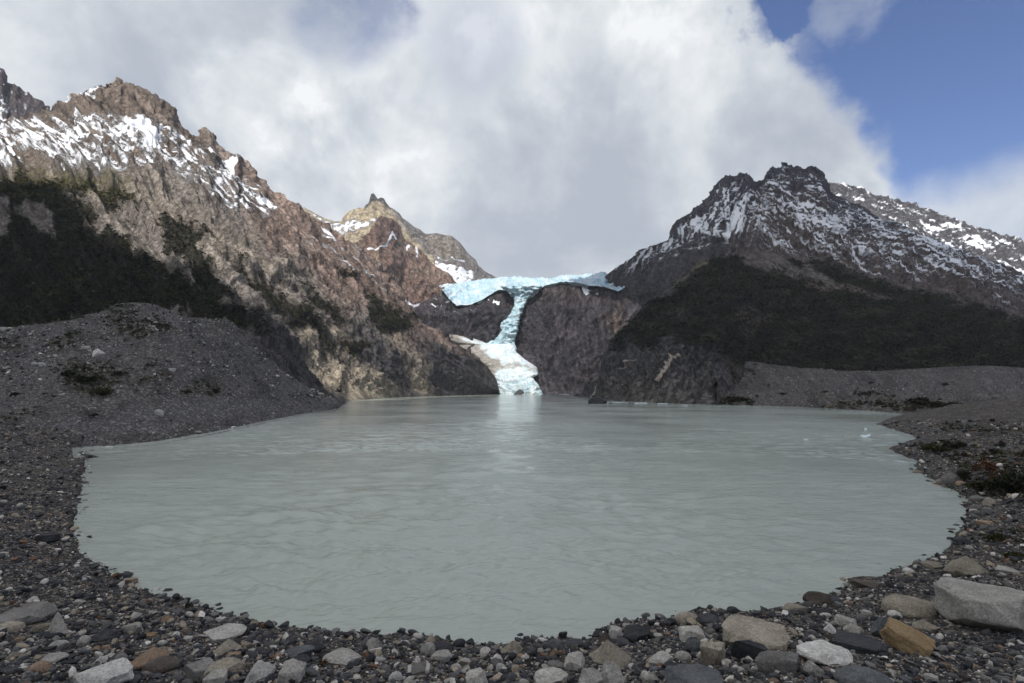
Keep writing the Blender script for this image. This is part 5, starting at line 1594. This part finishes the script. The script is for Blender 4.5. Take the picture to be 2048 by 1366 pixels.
SHRUBS = [  # px, py, width, height, tint, layer, label
    (1868, 905, 46, 22, (.030, .032, .012), None, 'low green shrub on the right bank nearest the inlet'),
    (1908, 898, 36, 17, (.026, .028, .011), None, 'low olive shrub beside the nearest-inlet shrub on the right bank'),
    (2003, 898, 20, 19, (.014, .015, .010), None, 'dark round shrub standing alone on the right bank rise'),
    (1985, 908, 18, 14, (.018, .018, .011), None, 'small dark shrub just left of the lone round shrub'),
    (1925, 915, 24, 12, (.030, .026, .013), None, 'small brownish shrub between the olive shrub and the russet bush'),
    (1974, 952, 34, 38, (.085, .034, .016), None, 'russet red bush above the dark green thicket'),
    (1990, 975, 30, 26, (.06, .03, .014), None, 'smaller russet bush at the edge of the dark thicket'),
    (1930, 962, 30, 26, (.022, .024, .010), None, 'dark green shrub behind the grey domed boulder'),
    (1955, 985, 44, 26, (.024, .026, .010), None, 'spreading dark shrub at the left end of the thicket'),
    (2010, 990, 60, 44, (.020, .023, .009), None, 'large dark green thicket shrub on the right bank'),
    (2050, 985, 66, 50, (.022, .024, .010), None, 'tall dark green thicket shrub cut by the right frame edge'),
    (1995, 1082, 36, 16, (.040, .036, .012), None, 'low yellowish green shrub on the gravel right of the bend'),
    (2030, 1118, 34, 14, (.034, .034, .012), None, 'low green tuft shrub near the right edge above the granite block'),
    (378, 1217, 18, 13, (.020, .022, .009), None, 'small dark grass-like shrub at the left waterline'),
    (645, 1330, 20, 12, (.075, .036, .014), None, 'little russet plant between foreground rocks left of centre'),
    (180, 842, 22, 10, (.022, .024, .010), 'G', 'single small shrub on the bare left bank'),
    (175, 770, 40, 18, (.020, .022, .010), 'G', 'dark shrub in the big scrub patch on the left moraine'),
    (205, 790, 44, 14, (.036, .034, .012), 'G', 'olive shrub at the lower edge of the scrub patch on the left moraine'),
    (132, 762, 28, 14, (.016, .018, .010), 'G', 'dark shrub at the left end of the scrub patch on the left moraine'),
    (240, 757, 20, 9, (.014, .014, .010), 'G', 'small dark shrub right of the scrub patch on the left moraine'),
    (432, 790, 22, 14, (.020, .019, .010), 'G', 'dark shrub low on the right part of the left moraine'),
    (372, 787, 26, 9, (.036, .028, .013), 'G', 'brownish shrub near the middle of the left moraine'),
    (300, 741, 16, 7, (.016, .018, .010), 'G', 'tiny dark shrub above the middle of the left moraine'),
    (32, 793, 18, 9, (.020, .020, .010), 'G', 'small shrub low on the moraine at the far left'),
    (1890, 770, 14, 8, (.018, .017, .011), 'M', 'dark dot-like shrub high on the right moraine'),
    (1840, 808, 40, 15, (.018, .018, .010), 'M', 'dark shrub above the far end of the right bank'),
    (1880, 815, 50, 14, (.022, .021, .011), 'M', 'wide low shrub right of the dark shrub on the far right bank'),
    (1740, 770, 14, 7, (.020, .018, .012), 'M', 'tiny shrub in the middle of the right moraine'),
    (1648, 785, 12, 6, (.022, .019, .012), 'M', 'tiny shrub near the left-hand mound of the right moraine'),
    (1566, 792, 16, 6, (.020, .020, .011), 'M', 'small shrub by the shore of the right moraine'),
    (1470, 803, 40, 8, (.018, .020, .010), 'M', 'low dark shrub at the foot of the right moraine shore'),
]
for i, (x_, y_, w_, h_, tn, ly, lb) in enumerate(SHRUBS):
    if ly is None:
        p_ = hit([x_], [y_])[0]
        if np.isnan(p_).any(): continue
    else:
        p_, _ = on_layer(ly, x_, y_)
    r = np.random.default_rng(500 + i)
    u = math.hypot(p_[0], p_[1]) / math.hypot(F, x_ - CX)
    W, Hh = w_ * u, h_ * u * 1.05
    e = empty('shrub', p_); tag(e, lb, 'shrub', 'shrubs on the shores')
    nl = 9
    cen = np.stack([r.uniform(-.36, .36, nl) * W, r.uniform(-.3, .3, nl) * W, r.uniform(.1, .55, nl) * Hh], -1)
    cen[:, 2] *= 1 - .9 * (np.hypot(cen[:, 0], cen[:, 1]) / W) ** 1.2
    tints = np.array([tn]) * r.uniform(.6, 1.5, (nl, 1))
    leafclump(cen, np.full(nl, .24 * W), r.uniform(.3, .5, nl) * Hh, tints, 60 if w_ > 25 else 34, 700 + i, 'foliage', leaf=.26, parent=e)
    SV, SF, bs = [], [], 0
    for k in range(6):
        q = cen[k % nl]
        V, Fc = tube([(q[0] * .15, q[1] * .15, -.05 * Hh), (q[0] * .6, q[1] * .6, q[2] * .6), (q[0], q[1], q[2] + .3 * Hh)], [.02 * W, .014 * W, .005 * W])
        SV.append(V); SF.append(Fc + bs); bs += len(V)
    mesh('stem', np.concatenate(SV), np.concatenate(SF), MST, True, parent=e)

# ---------------------------------------------------------------- streams down the bluff, rocks and ice in the water
MSTR = mat_tint('stream_bed', 1.5, .7, .5, .3, .2)
for pts_, wd, lb in (([(1358, 712), (1346, 722), (1338, 736), (1326, 752), (1316, 770)], 6, 'pale narrow stream course down the middle of the dark bluff'),
                     ([(1268, 712), (1256, 722), (1250, 736), (1243, 746)], 4, 'short pale stream course higher on the left of the dark bluff'),
                     ([(1196, 768), (1188, 776), (1180, 796)], 4, 'pale trickle near the water at the left foot of the dark bluff')):
    a = np.array(pts_, float); n = 46
    tq = np.linspace(0, len(a) - 1, n); xs = np.interp(tq, np.arange(len(a)), a[:, 0]) + 1.6 * fbm(tq * 2.0, 0 * tq, 0 * tq + wd, 3); ys = np.interp(tq, np.arange(len(a)), a[:, 1])
    rowsV = []
    for x_, y_, tt in zip(xs, ys, tq):
        ww = wd * (.55 + .35 * math.sin(tt * 5) ** 2 + .3 * tt / len(a))
        line = []
        for sgn, off in ((-.5, .05), (-.2, .5), (.2, .5), (.5, .05)):
            p_, n_ = on_layer('E', x_ + sgn * ww, y_)
            p_ = p_ + n_ * off + (np.array([0, 0, H]) - p_) / np.linalg.norm(p_) * .5
            line.append(p_)
        rowsV.append(line)
    V = np.array(rowsV).reshape(-1, 3)
    tn = np.array([.34, .29, .24]) * (1 + .35 * fbm(V[:, 0], V[:, 1], V[:, 2], 3))[:, None]
    o_ = mesh('stream', V, gridfaces(n, 4), MSTR, True, {'tint': np.clip(tn, .05, .9)})
    tag(o_, lb, 'stream', 'stream courses on the right bluff')

for (x_, y_, w_, h_, cl, st, lb, Yw) in [(1195, 807, 42, 10, 'dark', 'r', 'low dark rock islet in the lake off the right bluff', None), (1038, 788, 24, 11, 'dark', 'w', 'dark lump standing for the ice cave mouth at the foot of the glacier', 812)]:  # the second is a dark lump added for the ice cave's dark mouth
    p_ = onwater(np.array([x_]), np.array([y_]))[0] if Yw is None else at(np.array([x_]), np.array([y_]), float(Yw))[0]
    o_, _, _ = place_rock(x_, y_, w_, h_, cl, st, int(x_), sub=4, P0=p_, push=False)
    o_.location.z = p_[2] + o_.dimensions.z * .2
    tag(o_, lb, 'rock')

MFL, t, b = mat('floe_ice'); b.inputs['Base Color'].default_value = (.78, .88, .92, 1); b.inputs['Roughness'].default_value = .5
fl = [(1732, 875, 20, 6, 'largest ice floe drifting near the right shore'), (1612, 881, 9, 3, 'small ice floe in the open lake left of the largest floe'), (1731, 859, 6, 2.5, 'tiny ice floe beyond the largest floe'),
      (1205, 806, 26, 2.6, 'ice floe beside the rock islet'), (1240, 806, 34, 2.4, 'long ice floe along the shore right of the rock islet'), (1282, 807, 26, 2.2, 'ice floe in the middle of the line along the right shore'), (1325, 808, 22, 2.2, 'ice floe second from the right end of the line along the shore'), (1368, 811, 16, 2.2, 'ice floe at the right end of the line along the shore'), (1120, 790, 40, 1.8, 'thin strip of ice along the far shore right of the glacier')]
for i, (x_, y_, w_, h_, lb) in enumerate(fl):
    p_ = onwater(np.array([x_]), np.array([y_]))[0]
    u = math.hypot(p_[0], p_[1]) / math.hypot(F, x_ - CX)
    V, Fc = rockverts(640 + i, 3, 'f')
    W = w_ * u
    if i == 0: V = np.stack([V[:, 0], V[:, 1], V[:, 2] * (.75 + .8 * sm(.1, .5, V[:, 0]))], -1)
    o_ = mesh('ice_floe', V * [W, W * .6, max(h_ * u * (1.5 if i < 3 else .8), .1)], Fc, MFL, True)
    o_.location = (p_[0], p_[1], h_ * u * .25)
    tag(o_, lb, 'ice floe', 'ice floes on the lake')

# ---------------------------------------------------------------- sun and an added out-of-view cloud, shaped to shade the near half of the valley
SUN_A, SUN_E = R(13), R(45)         # behind the camera, a little to its right
S = np.array([-math.sin(SUN_A) * math.cos(SUN_E), -math.cos(SUN_A) * math.cos(SUN_E), math.sin(SUN_E)])
ZC = 860.0
CELL = 45.0
gx = np.arange(-2200, 2600, CELL); gy = np.arange(-2600, 1500, CELL)
lit = np.zeros((len(gy), len(gx))); shd = np.zeros_like(lit)


def throw(P, w, arr):
    P = P.reshape(-1, 3); q = P + S * ((ZC - P[:, 2:3]) / S[2])
    i = ((q[:, 1] - gy[0]) / CELL).astype(int); j = ((q[:, 0] - gx[0]) / CELL).astype(int)
    k_ = (i >= 0) & (i < len(gy)) & (j >= 0) & (j < len(gx))
    np.add.at(arr, (i[k_], j[k_]), (np.ones(len(P)) * np.ravel(w))[k_])


for nm, (P2, X, Y, _) in LAYERS.items():
    view = (X > -400) & (X < 2500)
    if nm == 'C':
        bd = np.interp(X, [-500, 0, 60, 130, 250, 330, 420, 520, 620, 690, 720], [360, 372, 372, 402, 460, 520, 600, 670, 745, 800, 900])
        throw(P2[view], ((Y < bd) * np.where(X > 560, 60.0, 3.0))[view], lit); throw(P2[view], (Y >= bd)[view] * 1.0, shd)
    elif nm in ('C2', 'P', 'D'):
        throw(P2[view], 2.0, lit)
    elif nm in ('E', 'G', 'M'):
        throw(P2[view], 1.0, shd)
gm = (np.hypot(GX, GY) < 240)
gm &= ~((GX < 30) & (GY > 130))
throw(np.stack([GX, GY, GZ], -1)[gm], .1, shd)
xx, yy = np.meshgrid(np.linspace(-260, 420, 80), np.linspace(-240, 520, 80))
open_ = (xx > -.10 * yy + 30) | (yy < 130)
throw(np.stack([xx, yy, 0 * xx], -1)[open_], 4.0, shd)
fld = np.where(lit + shd > 0, (shd - lit) / (shd + lit + 1e-9), 0)


def blur2(a, n):
    for _ in range(n):
        for ax in (0, 1):
            a = (np.roll(a, 1, ax) + 2 * a + np.roll(a, -1, ax)) / 4
    return a


occ = (lit + shd > 0) * 1.0
fld = blur2(fld, 2) / (blur2(occ, 2) * .75 + .25)
fine = 4
fx = np.arange(gx[0], gx[-1], CELL / fine); fy = np.arange(gy[0], gy[-1], CELL / fine)
ii = (fy - gy[0]) / CELL; jj = (fx - gx[0]) / CELL
i0 = ii.astype(int); j0 = jj.astype(int); fi = (ii - i0)[:, None]; fj = (jj - j0)[None]
fld = (fld[i0][:, j0] * (1 - fj) + fld[i0][:, j0 + 1] * fj) * (1 - fi) + (fld[i0 + 1][:, j0] * (1 - fj) + fld[i0 + 1][:, j0 + 1] * fj) * fi
XX, YY = np.meshgrid(fx, fy)
fld = fld + .16 * fbm(XX / 160, YY / 160, 0 * XX + 3, 4)
qx, qy = proj(np.stack([XX, YY, 0 * XX + ZC - 60], -1))
infr = (YY > 20) & (qx > -260) & (qx < 2310) & (qy > -160) & (qy < 1400)
fld = np.where(infr, -1, fld)
th = np.clip((fld - .12) / .5, 0, 1)
th = np.sqrt(th)
lump = 1 + .35 * fbm(XX / 130, YY / 130, 0 * XX + 1, 5)
top = ZC + 95 * th * lump; bot = ZC - 45 * th * (1 + .5 * fbm(XX / 90, YY / 90, 0 * XX + 9, 4))
nrw, ncl = XX.shape
Fg = gridfaces(nrw, ncl)
thf = th.ravel()
keep = (thf[Fg] > 0).any(1)
Vt = np.concatenate([np.stack([XX, YY, top + .5], -1).reshape(-1, 3), np.stack([XX, YY, bot - .5], -1).reshape(-1, 3)])
Fa = np.concatenate([Fg[keep], (Fg[keep] + nrw * ncl)[:, ::-1]])
usedv = np.unique(Fa); rem = np.full(len(Vt), -1); rem[usedv] = np.arange(len(usedv))
MCL = bpy.data.materials.new('shade_cloud'); MCL.use_nodes = True
t = NT(MCL.node_tree); t.n.remove(t.n['Principled BSDF'])
tr = t.new('ShaderNodeBsdfTranslucent'); tr.inputs[0].default_value = (.82, .805, .78, 1)
t.l.new(tr.outputs[0], t.n['Material Output'].inputs['Surface'])
o = mesh('cloud', Vt[usedv], rem[Fa], MCL, True)
tag(o, 'broad out-of-view cloud bank added overhead, shaped to shade the shore and the lake', 'cloud', None, 'structure')

sun = bpy.data.objects.new('sun', bpy.data.lights.new('sun', 'SUN'))
COL.objects.link(sun)
sun.data.energy = 3.2; sun.data.angle = R(.6); sun.data.color = (1.0, .95, .88)
sun.rotation_euler = Vector(S).to_track_quat('Z', 'Y').to_euler()

# ---------------------------------------------------------------- sky
world = bpy.data.worlds.new('World'); scene.world = world
world.use_nodes = True
t = NT(world.node_tree)
bg = t.n['Background']
STR = .1
bg.inputs[1].default_value = STR
sk = t.new('ShaderNodeTexSky'); sk.sky_type = 'NISHITA'; sk.sun_disc = False
sk.sun_elevation = SUN_E; sk.sun_rotation = math.pi + SUN_A
sk.air_density = 1.0; sk.dust_density = .6; sk.ozone_density = 2.0; sk.altitude = 400
d = t.new('ShaderNodeTexCoord').outputs['Generated']
sep = t.new('ShaderNodeSeparateXYZ'); t.put(sep.inputs[0], d)
den = t.math('ADD', t.math('MAXIMUM', sep.outputs[2], 0.0), .35)
plane = t.new('ShaderNodeCombineXYZ')
t.put(plane.inputs[0], t.math('DIVIDE', sep.outputs[0], den)); t.put(plane.inputs[1], t.math('DIVIDE', sep.outputs[1], den))
pv = plane.outputs[0]


def dvec(px_, py_):
    v_ = np.array(rays(px_, py_), float); return v_ / np.linalg.norm(v_)


def great(a, b, side):
    n_ = np.cross(dvec(*a), dvec(*b)); n_ /= np.linalg.norm(n_)
    return n_ if n_ @ dvec(*side) > 0 else -n_


nA = t.noise(d, 5.5, 9, .58, .25)
nB = t.noise(d, 2.3, 7, .55, .3)
nC = t.noise(pv, 1.6, 8, .56, .6)
nD = t.noise(d, 16, 6, .6, .2)
nsum = t.math('ADD', t.math('MULTIPLY', t.math('SUBTRACT', nA, .5), .20), t.math('MULTIPLY', t.math('SUBTRACT', nD, .5), .05))


def blob(px_, py_, r0, r1, k_=.10):
    c_ = dvec(px_, py_)
    dt = t.vmath('DOT_PRODUCT', d, tuple(c_))
    return t.ramp(t.math('ADD', dt, t.math('MULTIPLY', nsum, k_)), math.cos(R(r1)), math.cos(R(r0)))


hp = t.vmath('DOT_PRODUCT', d, tuple(great((1525, 20), (1782, 370), (1990, 150))))
blue = t.ramp(t.math('ADD', hp, nsum), -.012, .035)
blue = t.math('MULTIPLY', blue, t.ramp(t.vmath('DOT_PRODUCT', d, tuple(dvec(2300, 60))), .30, .75, .25, 1.0))
blue = t.math('MULTIPLY', blue, t.math('SUBTRACT', 1.0, t.math('MULTIPLY', blob(1700, -30, 1.0, 4.5), .35)))
blue = t.math('ADD', blue, t.math('MULTIPLY', blob(1550, -10, .3, 3.6), .6))
blue = t.math('ADD', blue, t.math('MULTIPLY', blob(690, -15, .3, 7.0), .72))
blue = t.math('ADD', blue, t.math('MULTIPLY', blob(930, 90, .5, 6.0), .28), clamp=True)
hw = t.vmath('DOT_PRODUCT', d, tuple(great((1800, 405), (2060, 325), (2000, 500))))
lowc = t.ramp(t.math('ADD', hw, t.math('MULTIPLY', nsum, .5)), -.03, .05)
blue = t.math('MULTIPLY', blue, t.math('SUBTRACT', 1.0, t.math('MULTIPLY', lowc, .85)))
# tones of the cloud deck
f_ = t.math('ADD', t.math('MULTIPLY', nB, .55), t.math('MULTIPLY', nC, .55))
f_ = t.math('ADD', f_, t.math('MULTIPLY', t.math('SUBTRACT', nA, .5), .75))
f_ = t.math('ADD', f_, t.math('MULTIPLY', t.math('SUBTRACT', nD, .5), .28))
f_ = t.ramp(f_, .30, .82)
for (x_, y_, a, b_, k_) in ((1400, 60, 3, 14, .20), (1180, 100, 2, 7, .12), (500, 230, 2, 8, .30), (860, 170, 4, 14, .18), (100, 60, 4, 14, .05), (1110, 330, 3, 14, -.30), (1560, 250, 3, 9, -.10), (300, 130, 3, 12, -.12), (1730, 300, 1, 5, .15), (640, 390, 2, 9, .08), (1260, 400, 3, 9, -.10)):
    f_ = t.math('ADD', f_, t.math('MULTIPLY', blob(x_, y_, a, b_), k_))
cl = t.crampl(f_, [(0.0, (.34, .375, .43)), (.35, (.43, .46, .505)), (.65, (.53, .56, .585)), (.9, (.63, .65, .67)), (1.0, (.70, .715, .73))])
cl = t.mix(lowc, cl, t.mix(blue, cl, (.52, .56, .63)))
# open blue: the physical sky, a little deepened as in the photograph
skyc = t.mix(1.0, sk.outputs[0], (.69, .75, .97), 'MULTIPLY')
fin = t.mix(blue, t.vmath('SCALE', cl, 1.0 / STR), skyc)
t.put(bg.inputs[0], fin)

# ---------------------------------------------------------------- air
bm = [(-2300, -2300, -5), (2600, -2300, -5), (2600, 2400, -5), (-2300, 2400, -5), (-2300, -2300, 790), (2600, -2300, 790), (2600, 2400, 790), (-2300, 2400, 790)]
hz = mesh('haze', bm, np.array([(0, 3, 2, 1), (4, 5, 6, 7), (0, 1, 5, 4), (1, 2, 6, 5), (2, 3, 7, 6), (3, 0, 4, 7)]), None, False)
MH = bpy.data.materials.new('air'); MH.use_nodes = True
t = NT(MH.node_tree); t.n.remove(t.n['Principled BSDF'])
vol = t.new('ShaderNodeVolumePrincipled')
vol.inputs['Color'].default_value = (.86, .91, 1.0, 1); vol.inputs['Density'].default_value = .00007; vol.inputs['Anisotropy'].default_value = .2
t.l.new(vol.outputs[0], t.n['Material Output'].inputs['Volume'])
hz.data.materials.append(MH)
tag(hz, 'thin bluish haze in the valley air', 'haze', None, 'stuff')

# ---------------------------------------------------------------- camera and render settings
cam = bpy.data.objects.new('camera', bpy.data.cameras.new('camera')); COL.objects.link(cam)
cam.location = (0, 0, H); cam.rotation_euler = (math.pi / 2 + PITCH, 0, 0)
cam.data.sensor_width = 36; cam.data.lens = F / 2048 * 36
cam.data.clip_start = .1; cam.data.clip_end = 9000
scene.camera = cam
scene.view_settings.view_transform = 'Standard'; scene.view_settings.look = 'None'
scene.view_settings.exposure = .45; scene.view_settings.gamma = 1
scene.cycles.use_denoising = True
scene.cycles.max_bounces = 8; scene.cycles.diffuse_bounces = 4; scene.cycles.glossy_bounces = 2; scene.cycles.transmission_bounces = 3; scene.cycles.volume_bounces = 1
scene.cycles.caustics_reflective = False; scene.cycles.caustics_refractive = False
